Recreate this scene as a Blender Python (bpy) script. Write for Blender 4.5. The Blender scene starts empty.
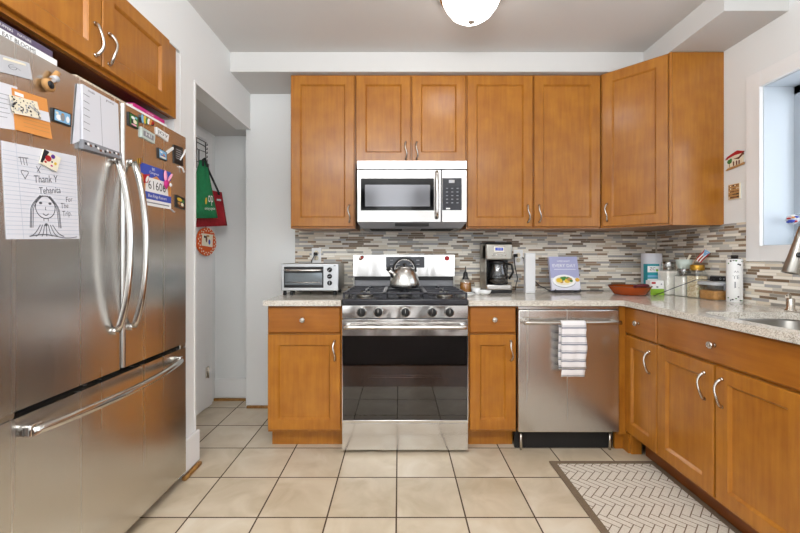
import bpy, bmesh, math, random
from mathutils import Vector, Matrix, noise
random.seed(7)
SC = bpy.context.scene
C = SC.collection
PI = math.pi

# ------------------------------------------------------------------ camera
F, H, CX, CY = 385.0, 1.16, 399.0, 256.5        # focal length and principal point of the photo (800x533)
cam_d = bpy.data.cameras.new('camera'); cam = bpy.data.objects.new('camera', cam_d); C.objects.link(cam)
cam.location = (0, 0, H); cam.rotation_euler = (PI/2, 0, 0)
cam_d.sensor_width = 36.0; cam_d.lens = F/800*36.0
cam_d.shift_x = (400-CX)/800; cam_d.shift_y = -(266.5-CY)/800
cam_d.clip_start = 0.05
SC.camera = cam

# ------------------------------------------------------------------ world, light, exposure
W = bpy.data.worlds.new('world'); SC.world = W; W.use_nodes = True
bg = W.node_tree.nodes['Background']
bg.inputs[0].default_value = (0.92, 0.96, 1.0, 1); bg.inputs[1].default_value = 2.3
SC.view_settings.view_transform = 'Standard'; SC.view_settings.look = 'None'
SC.view_settings.gamma = 1; SC.view_settings.use_curve_mapping = False
SC.view_settings.exposure = 0.40
LAMP = 5.5                                         # ceiling lamp diffuser strength

# added fill lights behind the camera: a bar turned to the kitchen, a ceiling bounce
def area(name, loc, rot, sx, sy, energy, col):
    al = bpy.data.lights.new(name, 'AREA'); al.shape = 'RECTANGLE'; al.size = sx; al.size_y = sy; al.energy = energy; al.color = col
    ao = bpy.data.objects.new(name, al); C.objects.link(ao); ao.location = loc; ao.rotation_euler = rot
area('fill_bar', (0.1, -.1, 2.44), (math.radians(55), 0, 0), 2.4, .16, 8, (.95, .98, 1))
area('fill_ceiling_bounce', (-.3, -.5, 1.75), (PI, 0, 0), 1.2, .8, 142, (.93, .97, 1))

# ------------------------------------------------------------------ materials
def lin(c):
    if isinstance(c, str):
        c = tuple(int(c[i:i+2], 16)/255 for i in (0, 2, 4))
    return tuple((x/12.92 if x <= .04045 else ((x+.055)/1.055)**2.4) for x in c) + (1,)
def mat(name, col, rough=.5, metal=0, coat=0, emit=None, es=1, trans=0, alpha=1, ior=1.45, spec=.5):
    m = bpy.data.materials.new(name); m.use_nodes = True
    b = m.node_tree.nodes['Principled BSDF']
    b.inputs['Base Color'].default_value = lin(col)
    b.inputs['Roughness'].default_value = rough; b.inputs['Metallic'].default_value = metal
    b.inputs['Coat Weight'].default_value = coat; b.inputs['Coat Roughness'].default_value = .12
    b.inputs['IOR'].default_value = ior; b.inputs['Transmission Weight'].default_value = trans
    b.inputs['Specular IOR Level'].default_value = spec
    b.inputs['Alpha'].default_value = alpha
    if emit:
        b.inputs['Emission Color'].default_value = lin(emit); b.inputs['Emission Strength'].default_value = es
    return m
def nt(m): return m.node_tree, m.node_tree.nodes['Principled BSDF']
def N(t, kind, **kw):
    n = t.nodes.new(kind)
    for k, v in kw.items():
        if k == 'op': n.operation = v
        else: setattr(n, k, v)
    return n
def math_(t, op, a, b=None, c=None):
    n = t.nodes.new('ShaderNodeMath'); n.operation = op
    for i, v in enumerate((a, b, c)):
        if v is None: continue
        if isinstance(v, (int, float)): n.inputs[i].default_value = v
        else: t.links.new(v, n.inputs[i])
    return n.outputs[0]
def ramp(t, fac, stops, interp='LINEAR'):
    r = t.nodes.new('ShaderNodeValToRGB'); r.color_ramp.interpolation = interp
    e = r.color_ramp.elements
    while len(e) < len(stops): e.new(0.5)
    for i, (p, c) in enumerate(stops): e[i].position = p; e[i].color = lin(c)
    t.links.new(fac, r.inputs[0]); return r.outputs[0]
def bump(t, b, h, strength=.2, dist=.002):
    n = t.nodes.new('ShaderNodeBump'); n.inputs['Strength'].default_value = strength; n.inputs['Distance'].default_value = dist
    t.links.new(h, n.inputs['Height']); t.links.new(n.outputs[0], b.inputs['Normal'])

def noise_mat(name, a, bcol, scale, stretch=(1,1,1), rough=.5, metal=0, coat=0, lo=.35, hi=.65, detail=4, bstr=0, spec=.5):
    m = mat(name, a, rough, metal, coat, spec=spec); t, b = nt(m)
    tc = t.nodes.new('ShaderNodeTexCoord'); mp = t.nodes.new('ShaderNodeMapping')
    mp.inputs['Scale'].default_value = stretch
    t.links.new(tc.outputs['Object'], mp.inputs[0])
    n = t.nodes.new('ShaderNodeTexNoise'); n.inputs['Scale'].default_value = scale; n.inputs['Detail'].default_value = detail
    t.links.new(mp.outputs[0], n.inputs['Vector'])
    t.links.new(ramp(t, n.outputs[0], [(lo, a), (hi, bcol)]), b.inputs['Base Color'])
    if bstr: bump(t, b, n.outputs[0], bstr)
    return m

def wood_mat(name, dark, light, stretch):
    m = mat(name, light, .36, 0, .45, spec=.35); t, b = nt(m); b.inputs['Coat Roughness'].default_value = .2
    tc = t.nodes.new('ShaderNodeTexCoord'); oi = t.nodes.new('ShaderNodeObjectInfo')
    mp = t.nodes.new('ShaderNodeMapping'); mp.inputs['Scale'].default_value = stretch
    off = t.nodes.new('ShaderNodeVectorMath'); off.operation = 'ADD'
    t.links.new(tc.outputs['Object'], off.inputs[0]); t.links.new(oi.outputs['Random'], off.inputs[1])
    t.links.new(off.outputs[0], mp.inputs[0])
    n1 = t.nodes.new('ShaderNodeTexNoise'); n1.inputs['Scale'].default_value = 9; n1.inputs['Detail'].default_value = 3
    n2 = t.nodes.new('ShaderNodeTexNoise'); n2.inputs['Scale'].default_value = 60; n2.inputs['Detail'].default_value = 5
    t.links.new(mp.outputs[0], n2.inputs['Vector']); t.links.new(off.outputs[0], n1.inputs['Vector'])
    f = math_(t, 'ADD', math_(t, 'MULTIPLY', n1.outputs[0], .5), math_(t, 'MULTIPLY', n2.outputs[0], .5))
    t.links.new(ramp(t, f, [(.30, dark), (.70, light)]), b.inputs['Base Color'])
    return m
M = {}
M['wood'] = wood_mat('honey_maple', '945818', 'b27424', (1, 1, .08))
M['wood_h'] = wood_mat('honey_maple_across', '8f5316', 'a8681f', (.08, 1, 1))
M['wood_shaded'] = wood_mat('shaded_cabinet_underside', '5a2c12', '6e3a1a', (.1, 1, 1))  # cabinet wood darkened to carry the shade underneath
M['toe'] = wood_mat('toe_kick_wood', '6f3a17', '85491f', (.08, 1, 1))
def paint(name, col, rough=.6, amt=.02):
    m = mat(name, col, rough); t, b = nt(m)
    tc = t.nodes.new('ShaderNodeTexCoord'); n = t.nodes.new('ShaderNodeTexNoise'); n.inputs['Scale'].default_value = 90
    t.links.new(tc.outputs['Object'], n.inputs['Vector']); bump(t, b, n.outputs[0], .06, .001); return m
M['wall'] = paint('wall_paint', 'e6e7e6'); M['ceil'] = paint('ceiling_paint', 'cfcdca')
M['trim'] = paint('white_trim_paint', 'ecebea', .35); M['shoe'] = noise_mat('oak_shoe_moulding', '8a5f2c', 'a97b40', 30, (1, 1, 1), .4)

def steel(name, col, rough, stretch, bstr=.04, scale=60):
    m = mat(name, col, rough, 1); t, b = nt(m)
    tc = t.nodes.new('ShaderNodeTexCoord'); mp = t.nodes.new('ShaderNodeMapping'); mp.inputs['Scale'].default_value = stretch
    t.links.new(tc.outputs['Object'], mp.inputs[0])
    n = t.nodes.new('ShaderNodeTexNoise'); n.inputs['Scale'].default_value = scale; n.inputs['Detail'].default_value = 6
    t.links.new(mp.outputs[0], n.inputs['Vector'])
    r = t.nodes.new('ShaderNodeMapRange'); r.inputs[3].default_value = rough*.8; r.inputs[4].default_value = rough*1.25
    t.links.new(n.outputs[0], r.inputs[0]); t.links.new(r.outputs[0], b.inputs['Roughness'])
    if bstr: bump(t, b, n.outputs[0], bstr, .001)
    return m
M['steel_v'] = steel('brushed_steel_vertical', 'd6d4d0', .25, (1, 1, .01), 0, 30)
M['steel_h'] = steel('brushed_steel_horizontal', 'c6c3c0', .2, (.02, 1, 1))
M['steel_p'] = steel('polished_wavy_steel', 'd8d6d4', .15, (.02, 1, 1), .02)
M['chrome'] = mat('polished_steel', 'd2cfca', .14, 1)
M['nickel'] = mat('satin_nickel', 'c9c2b8', .26, 1)
M['steel_soft'] = steel('satin_steel', 'aba79f', .3, (1, 1, .02))
M['grey_panel'] = mat('grey_enamel', '8b8b8e', .35, .4)
M['black_gloss'] = mat('black_glass', '0a0a0c', .06, 0, 0, spec=.6)
M['black'] = mat('black_plastic', '161617', .4); M['iron'] = mat('cast_iron', '34343a', .35)
M['dark'] = mat('dark_recess', '1c1a19', .7); M['enamel'] = mat('black_enamel', '303035', .15)
M['white'] = mat('white_plastic', 'efefee', .35); M['paper'] = mat('white_paper', 'd6d6dc', .8)
M['ink'] = mat('pencil_grey', '6a6a70', .8); M['black_ink'] = mat('black_ink', '202024', .7)
M['rule'] = mat('pale_blue_rule', 'b4bcca', .8); M['red'] = mat('red_paint', 'b01c22', .45)
M['purple'] = mat('purple_paint', '5a2f86', .5); M['pink'] = mat('hot_pink', 'c2267a', .5)
M['ltpink'] = mat('light_pink', 'f0a4c0', .6); M['blue'] = mat('royal_blue', '3c4fae', .6)
M['teal'] = mat('teal_card', '1f98a4', .5); M['green'] = mat('lime_green', '8ebb33', .5)
M['leaf'] = mat('leaf_green', '3f7d3a', .6); M['orange'] = mat('orange_card', 'd8904a', .6)
M['orange_dot'] = mat('orange_cloth', 'd2571d', .85); M['yellow'] = mat('yellow_paint', 'e0bb3a', .5)
M['tan'] = mat('tan_clay', 'b78a55', .7); M['brown'] = mat('brown_paint', '6a3b20', .6)
M['cream'] = mat('cream_paint', 'e8dfc8', .6); M['skyb'] = mat('sky_blue', '7fb3d8', .5)
M['greyc'] = mat('mid_grey', '8a8b90', .6); M['ltgrey'] = mat('light_grey', 'bfc0c4', .6)
M['bag_green'] = noise_mat('green_bag_cloth', '1f7a4a', '238553', 40, (1,1,1), .75)
M['bag_red'] = noise_mat('red_bag_cloth', '981c26', 'a8222c', 40, (1,1,1), .75)
def glass(name, col=(1, 1, 1), gl=.12, tint=1.0):
    m = bpy.data.materials.new(name); m.use_nodes = True; t = m.node_tree
    t.nodes.remove(t.nodes['Principled BSDF']); out = t.nodes['Material Output']
    a = t.nodes.new('ShaderNodeBsdfTransparent'); a.inputs[0].default_value = (*col, 1)
    g = t.nodes.new('ShaderNodeBsdfGlossy'); g.inputs['Roughness'].default_value = .03
    fr = t.nodes.new('ShaderNodeFresnel'); fr.inputs[0].default_value = 1.45
    mx = t.nodes.new('ShaderNodeMixShader')
    ge = t.nodes.new('ShaderNodeNewGeometry')
    t.links.new(math_(t, 'MULTIPLY', math_(t, 'ADD', fr.outputs[0], gl*.3), math_(t, 'SUBTRACT', 1, ge.outputs['Backfacing'])), mx.inputs[0])
    t.links.new(a.outputs[0], mx.inputs[1]); t.links.new(g.outputs[0], mx.inputs[2]); t.links.new(mx.outputs[0], out.inputs[0])
    return m
M['glass'] = glass('clear_glass', (.94, .955, .955), .3); M['lidglass'] = glass('pressed_glass', (.72, .73, .72), 1.0); M['pane'] = glass('window_glass', (.95, .97, 1))
M['oven_glass'] = glass('smoked_oven_glass', (.62, .56, .56), .24); M['amberglass'] = glass('amber_glass', (.85, .62, .3))
M['flour'] = noise_mat('white_flour', 'e8e2d8', 'f2ede4', 20, (1,1,1), .9); M['oats'] = noise_mat('rolled_oats', 'c9b084', 'efe2c4', 120, (1,1,1), .9, lo=.4, hi=.6)
M['sugar'] = noise_mat('brown_grain', 'a8722f', 'c48c45', 90, (1,1,1), .8)
M['copper'] = mat('orange_pan_enamel', 'b4501a', .25, .2); M['maroon'] = mat('maroon_silicone', '5c1320', .5)
M['gold'] = mat('gold_lid', 'c89a3e', .3, .8); M['mint'] = mat('pale_mint_glaze', 'c3cfc8', .3)
M['oil'] = mat('amber_oil', 'a96a1a', .12, 0, .4)
M['lamp'] = mat('lamp_diffuser', 'ffffff', .4, emit='fffdfa', es=LAMP)
M['lcd'] = mat('blue_display', '27336a', .3, emit='3a55c8', es=.5)

# tile floor
def tile_mat():
    m = mat('beige_floor_tile', 'd8c8ac', .28, 0, 0); t, b = nt(m)
    g = t.nodes.new('ShaderNodeNewGeometry'); s = t.nodes.new('ShaderNodeSeparateXYZ'); t.links.new(g.outputs['Position'], s.inputs[0])
    u = math_(t, 'DIVIDE', math_(t, 'ADD', s.outputs[0], .012), .3085)
    v = math_(t, 'DIVIDE', math_(t, 'SUBTRACT', s.outputs[1], 2.0217), .3105)
    fu = math_(t, 'FRACT', u); fv = math_(t, 'FRACT', v)
    du = math_(t, 'MINIMUM', fu, math_(t, 'SUBTRACT', 1, fu)); dv = math_(t, 'MINIMUM', fv, math_(t, 'SUBTRACT', 1, fv))
    gr = math_(t, 'LESS_THAN', math_(t, 'MINIMUM', du, dv), .0115)
    cb = t.nodes.new('ShaderNodeCombineXYZ'); t.links.new(math_(t, 'FLOOR', u), cb.inputs[0]); t.links.new(math_(t, 'FLOOR', v), cb.inputs[1])
    wn = t.nodes.new('ShaderNodeTexWhiteNoise'); t.links.new(cb.outputs[0], wn.inputs[0])
    n = t.nodes.new('ShaderNodeTexNoise'); n.inputs['Scale'].default_value = 5; n.inputs['Detail'].default_value = 6; n.inputs['Distortion'].default_value = .8
    vm = t.nodes.new('ShaderNodeVectorMath'); vm.operation = 'ADD'; t.links.new(g.outputs['Position'], vm.inputs[0]); t.links.new(wn.outputs['Color'], vm.inputs[1])
    t.links.new(vm.outputs[0], n.inputs['Vector'])
    f = math_(t, 'ADD', math_(t, 'MULTIPLY', n.outputs[0], .85), math_(t, 'MULTIPLY', wn.outputs['Value'], .15))
    col = ramp(t, f, [(.3, 'b6a58b'), (.5, 'c8b8a0'), (.72, 'd4c8b5')])
    mx = t.nodes.new('ShaderNodeMix'); mx.data_type = 'RGBA'
    t.links.new(gr, mx.inputs[0]); t.links.new(col, mx.inputs[6]); mx.inputs[7].default_value = lin('4a3828')
    t.links.new(mx.outputs[2], b.inputs['Base Color'])
    t.links.new(math_(t, 'ADD', math_(t, 'MULTIPLY', gr, .5), .3), b.inputs['Roughness'])
    bump(t, b, math_(t, 'SUBTRACT', math_(t, 'MULTIPLY', n.outputs[0], .2), gr), .25, .002)
    return m
M['tile'] = tile_mat()
# linear mosaic backsplash
def mosaic():
    m = mat('linear_mosaic_tile', 'b0a89c', .2, 0, 0); t, b = nt(m)
    g = t.nodes.new('ShaderNodeNewGeometry'); s = t.nodes.new('ShaderNodeSeparateXYZ'); t.links.new(g.outputs['Position'], s.inputs[0])
    RH, L = .0158, .19
    vz = math_(t, 'DIVIDE', s.outputs[2], RH); row = math_(t, 'FLOOR', vz); fz = math_(t, 'FRACT', vz)
    rn = t.nodes.new('ShaderNodeTexWhiteNoise'); rn.noise_dimensions = '1D'; t.links.new(row, rn.inputs['W'])
    along = math_(t, 'ADD', s.outputs[0], math_(t, 'SUBTRACT', 3.0, s.outputs[1]))
    u = math_(t, 'ADD', math_(t, 'DIVIDE', along, L), math_(t, 'MULTIPLY', rn.outputs['Value'], 17.3))
    cell = math_(t, 'FLOOR', u); fu = math_(t, 'FRACT', u)
    cb = t.nodes.new('ShaderNodeCombineXYZ'); t.links.new(cell, cb.inputs[0]); t.links.new(row, cb.inputs[1])
    w1 = t.nodes.new('ShaderNodeTexWhiteNoise'); t.links.new(cb.outputs[0], w1.inputs[0])
    split = math_(t, 'ADD', math_(t, 'MULTIPLY', w1.outputs['Value'], .5), .25)
    side = math_(t, 'GREATER_THAN', fu, split)
    cb2 = t.nodes.new('ShaderNodeCombineXYZ'); t.links.new(cell, cb2.inputs[0]); t.links.new(row, cb2.inputs[1]); t.links.new(math_(t, 'ADD', side, .5), cb2.inputs[2])
    w2 = t.nodes.new('ShaderNodeTexWhiteNoise'); t.links.new(cb2.outputs[0], w2.inputs[0])
    col = ramp(t, w2.outputs['Value'], [(0, 'f1eadd'), (.34, 'e0d4c0'), (.48, 'acaaa8'), (.60, '9a948b'), (.70, 'c9c4bb'), (.80, '7d6852'), (.90, '9b826a')], 'CONSTANT')
    du = math_(t, 'MINIMUM', math_(t, 'MINIMUM', fu, math_(t, 'SUBTRACT', 1, fu)), math_(t, 'ABSOLUTE', math_(t, 'SUBTRACT', fu, split)))
    gap = math_(t, 'MAXIMUM', math_(t, 'LESS_THAN', math_(t, 'MINIMUM', fz, math_(t, 'SUBTRACT', 1, fz)), .06), math_(t, 'LESS_THAN', du, .005))
    mx = t.nodes.new('ShaderNodeMix'); mx.data_type = 'RGBA'
    t.links.new(gap, mx.inputs[0]); t.links.new(col, mx.inputs[6]); mx.inputs[7].default_value = lin('cfc8bb')
    t.links.new(mx.outputs[2], b.inputs['Base Color'])
    t.links.new(math_(t, 'ADD', math_(t, 'MULTIPLY', w2.outputs['Value'], .25), .12), b.inputs['Roughness'])
    bump(t, b, math_(t, 'SUBTRACT', 1, gap), .3, .001)
    return m
M['mosaic'] = mosaic()
def granite():
    m = mat('speckled_granite', 'cfc8ba', .07, 0, 0, spec=.6); t, b = nt(m)
    g = t.nodes.new('ShaderNodeNewGeometry')
    v = t.nodes.new('ShaderNodeTexVoronoi'); v.inputs['Scale'].default_value = 400; t.links.new(g.outputs['Position'], v.inputs['Vector'])
    n = t.nodes.new('ShaderNodeTexNoise'); n.inputs['Scale'].default_value = 45; n.inputs['Detail'].default_value = 5; t.links.new(g.outputs['Position'], n.inputs['Vector'])
    sp = t.nodes.new('ShaderNodeSeparateColor'); t.links.new(v.outputs['Color'], sp.inputs[0])
    f = math_(t, 'ADD', math_(t, 'MULTIPLY', sp.outputs[0], .6), math_(t, 'MULTIPLY', n.outputs[0], .4))
    col = ramp(t, f, [(.2, '94887a'), (.34, 'beb4a6'), (.5, 'd4cdc1'), (.8, 'e2ddd4')])
    t.links.new(col, b.inputs['Base Color']); return m
M['granite'] = granite()
M['plank'] = noise_mat('hardwood_plank', '6a4020', '8a5a30', 12, (6, .4, 1), .3)
M['rug_dark'] = noise_mat('taupe_rug_border', '6a5947', '7d6b57', 300, (1,1,1), .95)
M['rug_light'] = noise_mat('cream_rug_pile', 'c9bfb0', 'd8cfc2', 200, (1,1,1), .95)

# ------------------------------------------------------------------ mesh builder
class MB:
    def __init__(s, m=None): s.bm = bmesh.new(); s.mats = []; s.cur = 0; s.smooth = []; s.use(m) if m else None
    def use(s, m):
        m = M[m] if isinstance(m, str) else m
        if m not in s.mats: s.mats.append(m)
        s.cur = s.mats.index(m); return s
    def faces(s, fs, smooth=False):
        for f in fs: f.material_index = s.cur; f.smooth = smooth
    def box(s, x0, x1, y0, y1, z0, z1, bev=0, seg=2):
        vs = [s.bm.verts.new((x, y, z)) for x in (x0, x1) for y in (y0, y1) for z in (z0, z1)]
        idx = [(0,1,3,2), (4,6,7,5), (0,4,5,1), (2,3,7,6), (0,2,6,4), (1,5,7,3)]
        fs = [s.bm.faces.new([vs[i] for i in q]) for q in idx]; s.faces(fs)
        if bev:
            es = list({e for f in fs for e in f.edges})
            r = bmesh.ops.bevel(s.bm, geom=es, offset=bev, segments=seg, affect='EDGES', profile=.5)
            s.faces(r['faces'], True)
            for f in {f for v in r['verts'] for f in v.link_faces}: f.material_index = s.cur
        return s
    def loft(s, loops, cap0=True, cap1=True, smooth=False, closed=True):
        rows = [[s.bm.verts.new(p) for p in lp] for lp in loops]; fs = []
        for a, b in zip(rows, rows[1:]):
            n = len(a)
            for i in range(n if closed else n-1):
                j = (i+1) % n
                fs.append(s.bm.faces.new((a[i], a[j], b[j], b[i])))
        s.faces(fs, smooth)
        if cap0: s.faces([s.bm.faces.new(list(reversed(rows[0])))])
        if cap1: s.faces([s.bm.faces.new(rows[-1])])
        return s
    def lathe(s, prof, c=(0,0,0), axis=(0,0,1), seg=24, smooth=True, caps=True, sx=1, sy=1):
        A = Vector(axis).normalized(); U = A.orthogonal().normalized(); V = A.cross(U); c = Vector(c)
        if abs(A.z) > .99: U = Vector((1,0,0)); V = Vector((0,1,0))
        loops = [[c + A*h + (U*math.cos(2*PI*k/seg)*sx + V*math.sin(2*PI*k/seg)*sy)*max(r, 1e-5) for k in range(seg)] for r, h in prof]
        return s.loft(loops, caps, caps, smooth)
    def cyl(s, p, q, r, seg=16, r2=None, smooth=True):
        p, q = Vector(p), Vector(q); L = (q-p).length
        return s.lathe([(r, 0), (r if r2 is None else r2, L)], p, q-p, seg, smooth)
    def tube(s, pts, r, seg=8, flat=1.0, smooth=True):
        pts = [Vector(p) for p in pts]; loops = []; up = None
        for i, p in enumerate(pts):
            d = (pts[min(i+1, len(pts)-1)] - pts[max(i-1, 0)]).normalized()
            if up is None: up = d.orthogonal().normalized()
            up = (up - d*up.dot(d)).normalized(); w = d.cross(up)
            rr = r[i] if isinstance(r, (list, tuple)) else r
            loops.append([p + up*math.cos(2*PI*k/seg)*rr + w*math.sin(2*PI*k/seg)*rr*flat for k in range(seg)])
        return s.loft(loops, True, True, smooth)
    def poly(s, pts, ext=None):
        vs = [s.bm.verts.new(p) for p in pts]; f = s.bm.faces.new(vs); s.faces([f])
        if ext is not None:
            e = Vector(ext); ws = [s.bm.verts.new(Vector(p)+e) for p in pts]; n = len(vs)
            fs = [s.bm.faces.new(list(reversed(ws)))] + [s.bm.faces.new((vs[j], vs[i], ws[i], ws[j])) for i in range(n) for j in [(i+1) % n]]
            s.faces(fs)
        return s
    def text(s, body, f, size=1.0, align='CENTER'):
        cu = bpy.data.curves.new('t', 'FONT'); cu.body = body; cu.size = size; cu.align_x = align; cu.align_y = 'CENTER'; cu.resolution_u = 2
        o = bpy.data.objects.new('t', cu); C.objects.link(o); bpy.context.view_layer.update()
        me = bpy.data.meshes.new_from_object(o.evaluated_get(bpy.context.evaluated_depsgraph_get()))
        vs = [s.bm.verts.new(f(v.co.x, v.co.y)) for v in me.vertices]
        for p in me.polygons:
            try: s.faces([s.bm.faces.new([vs[i] for i in p.vertices])])
            except ValueError: pass
        bpy.data.objects.remove(o); bpy.data.curves.remove(cu); bpy.data.meshes.remove(me); return s
    def stroke(s, pts, w, f):
        """flat ribbon through 2-D points, mapped by f(x, y)"""
        n = len(pts); L = []; R = []
        for i, (x, y) in enumerate(pts):
            x0, y0 = pts[max(i-1, 0)]; x1, y1 = pts[min(i+1, n-1)]
            dx, dy = x1-x0, y1-y0; l = math.hypot(dx, dy) or 1
            L.append(f(x-dy/l*w/2, y+dx/l*w/2)); R.append(f(x+dy/l*w/2, y-dx/l*w/2))
        a = [s.bm.verts.new(p) for p in L]; b = [s.bm.verts.new(p) for p in R]
        s.faces([s.bm.faces.new((a[i], b[i], b[i+1], a[i+1])) for i in range(n-1)]); return s
    def blob(s, cx, cy, rx, ry, f, seg=14):
        s.faces([s.bm.faces.new([s.bm.verts.new(f(cx+rx*math.cos(2*PI*k/seg), cy+ry*math.sin(2*PI*k/seg))) for k in range(seg)])]); return s
    def build(s, name, parent=None, loc=(0,0,0), rz=0, label=None, normals=True):
        if normals: bmesh.ops.recalc_face_normals(s.bm, faces=s.bm.faces[:])
        me = bpy.data.meshes.new(name); s.bm.to_mesh(me); s.bm.free()
        for m in s.mats: me.materials.append(m)
        o = bpy.data.objects.new(name, me); C.objects.link(o)
        if parent: o.parent = parent
        o.location = loc; o.rotation_euler = (0, 0, rz)
        if label: o['label'] = label
        return o
def tag(o, label, cat, group=None):
    o['label'] = label; o['category'] = cat
    if group: o['group'] = group
    return o
def thing(name, label, cat, loc=(0,0,0), rz=0, group=None):
    o = bpy.data.objects.new(name, None); o.empty_display_size = .05; C.objects.link(o)
    o.location = loc; o.rotation_euler = (0, 0, rz); return tag(o, label, cat, group)
def struct(name, mb, loc=(0,0,0)):
    o = mb.build(name, None, loc); o['kind'] = 'structure'; return o
def boxes(m, *bs, bev=0):
    b = MB(m)
    for q in bs: b.box(*q, bev=bev)
    return b
def X(px, d): return (px-CX)*d/F
def Z(py, d): return H-(py-CY)*d/F

# ------------------------------------------------------------------ the room
YW, XR, XL, ZC = 2.955, 1.979, -1.14, 2.54
XA, YA = -1.49, 3.12                                # alcove behind the left opening
YT = 1.09                                          # tile meets hardwood here
struct('floor', boxes('tile', (-1.95, 2.15, YT, 3.25, -.05, 0)))
struct('floor_hardwood', boxes('plank', (-3.2, 3.2, -2.5, YT, -.05, 0)))
struct('wall_rear_added', boxes('wall', (-3.2, -1.7, -2.6, -2.5, 0, 2.5), (-.95, -.45, -2.6, -2.5, 0, 2.5), (.25, .75, -2.6, -2.5, 0, 2.5), (1.5, 3.2, -2.6, -2.5, 0, 2.5), (-1.7, 1.5, -2.6, -2.5, 0, .75), (-1.7, 1.5, -2.6, -2.5, 2.1, 2.5)))  # unseen piers and openings, added to break up the steel reflections
struct('ceiling_rear_added', boxes('ceil', (-3.2, 3.2, -2.6, .2, ZC, ZC+.06)))  # unseen ceiling, added to cut the world light from overhead
ar = MB(noise_mat('dark_rug_pile', '17120f', '3a2e26', 120, (1, 1, 1), .95)).box(-1.6, 1.6, -1.9, .42, .0005, .010, .003)
tag(ar.build('area_rug'), 'dark speckled area rug on the hardwood floor, reflected in the oven glass', 'rug')
struct('ceiling', boxes('ceil', (-1.95, 2.15, .2, 3.25, ZC, ZC+.06)))
SOF = 2.408                                        # soffit underside
struct('ceiling_soffit', boxes('ceil', (XL, XR, 2.60, YW, SOF, ZC), (1.652, XR, 1.955, 2.60, SOF, ZC)))
struct('wall_back', boxes('wall', (-1.165, 2.15, YW, YW+.1, 0, ZC)))
# right wall with the window hole
WY0, WY1, WZ0, WZ1 = .645, 2.093, 1.219, 2.084
w = MB('wall')
for q in ((XR, XR+.16, WY1, YW, 0, ZC), (XR, XR+.16, .0, WY0, 0, ZC), (XR, XR+.16, WY0, WY1, 0, WZ0), (XR, XR+.16, WY0, WY1, WZ1, ZC)): w.box(*q)
struct('wall_right', w)
w = MB('wall')
for q in ((-1.9, XL, 2.008, 2.150, 0, ZC), (-1.25, XL, 2.150, YW, 2.135, ZC), (-1.9, XL, 1.0, 2.008, 2.225, ZC), (-1.9, XL, .3, 1.0, 0, ZC), (-1.95, -1.9, .3, 2.150, 0, ZC)): w.box(*q)
struct('wall_left', w)
w = MB('wall')
for q in ((XA-.1, XA, 2.150, YA, 0, 2.135), (XA-.1, -1.165, YA, YA+.1, 0, 2.2), (-1.175, -1.165+.0, YW, YA, 0, 2.2)): w.box(*q)
struct('wall_alcove', w)
struct('ceiling_alcove', boxes('ceil', (XA-.1, -1.25, 2.150, YA, 2.135, 2.2), (-1.25, -1.175, YW, YA, 2.135, 2.2)))
# opening: corner bead and header trim
struct('trim_opening', boxes('trim', (XL, XL+.004, 2.140, 2.156, .15, 2.139), (XL, XL+.004, 2.156, YW-.002, 2.129, 2.139)))
def baseboard(name, x0, x1, y0, y1, h=.165):
    b = MB('trim').box(x0, x1, y0, y1, .018, h, .006)
    return struct(name, b)
baseboard('baseboard_alcove', XA+.001, -1.177, YA-.016, YA-.001, .175)
struct('trim_shoe_alcove', boxes('shoe', (XA+.001, -1.177, YA-.032, YA-.017, 0, .02), (-1.165, -.745, YW-.02, YW-.001, 0, .02), bev=.004))
baseboard('baseboard_left', XL+.001, XL+.020, 2.003, 2.168, .19)
struct('trim_shoe_left', boxes('shoe', (XL+.019, XL+.042, 1.985, 2.150, 0, .02), bev=.006))
# alcove door
d = MB('trim').box(XA+.002, XA+.03, 2.2, 2.93, .012, 2.03, .003)
d.box(XA+.03, XA+.034, 2.30, 2.80, .2, 1.0, .003).box(XA+.03, XA+.034, 2.30, 2.80, 1.15, 1.85, .003)
d1 = struct('door_1', d)
hg = MB('nickel')
for z in (.28, 1.82): hg.cyl((XA+.036, 2.937, z-.045), (XA+.036, 2.937, z+.045), .006, 10).box(XA+.030, XA+.033, 2.905, 2.937, z-.04, z+.04)
o = hg.build('door_hinge', d1)
struct('trim_door_casing', boxes('trim', (XA+.001, XA+.022, 2.943, 3.03, .0, 2.10), (XA+.001, XA+.022, 2.16, 2.943, 2.04, 2.10), bev=.004))
# window
wt = MB('trim')
T = .086
for q in ((WY1, WY1+T, WZ0-T, WZ1+T), (WY0-T, WY0, WZ0-T, WZ1+T), (WY0, WY1, WZ1, WZ1+T), (WY0, WY1, WZ0-T, WZ0)):
    wt.box(XR-.016, XR, q[0], q[1], q[2], q[3], .002)
wt.box(XR-.02, XR-.016, WY1-.001, WY1+.008, WZ0-.008, WZ1+.008); wt.box(XR-.02, XR-.016, WY0, WY1, WZ1, WZ1+.008); wt.box(XR-.02, XR-.016, WY0, WY1, WZ0-.008, WZ0)
win = struct('window_1', wt)
rv = MB('trim')
rv.box(XR+.001, XR+.22, WY1-.003, WY1-.0005, WZ0, WZ1).box(XR+.001, XR+.22, WY0+.0005, WY0+.003, WZ0, WZ1).box(XR+.001, XR+.22, WY0, WY1, WZ1-.003, WZ1-.0005).box(XR+.001, XR+.22, WY0, WY1, WZ0+.0005, WZ0+.003)
rv.mats[0] = mat('reveal_sky_tint', 'c3cbd2', .4); rv.build('window_reveal', win)  # trim white darkened and blued, sky light put into the colour
sa = MB(mat('sash_grey', 'a9b1ba', .4))
for q in ((WY1-.04, WY1, WZ0, WZ1), (WY0, WY0+.04, WZ0, WZ1), (WY0, WY1, WZ1-.05, WZ1), (WY0, WY1, WZ0, WZ0+.05), (1.345, 1.395, WZ0, WZ1)):
    sa.box(XR+.165, XR+.20, q[0], q[1], q[2], q[3], .004)
sash = sa.build('window_sash', win)
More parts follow.
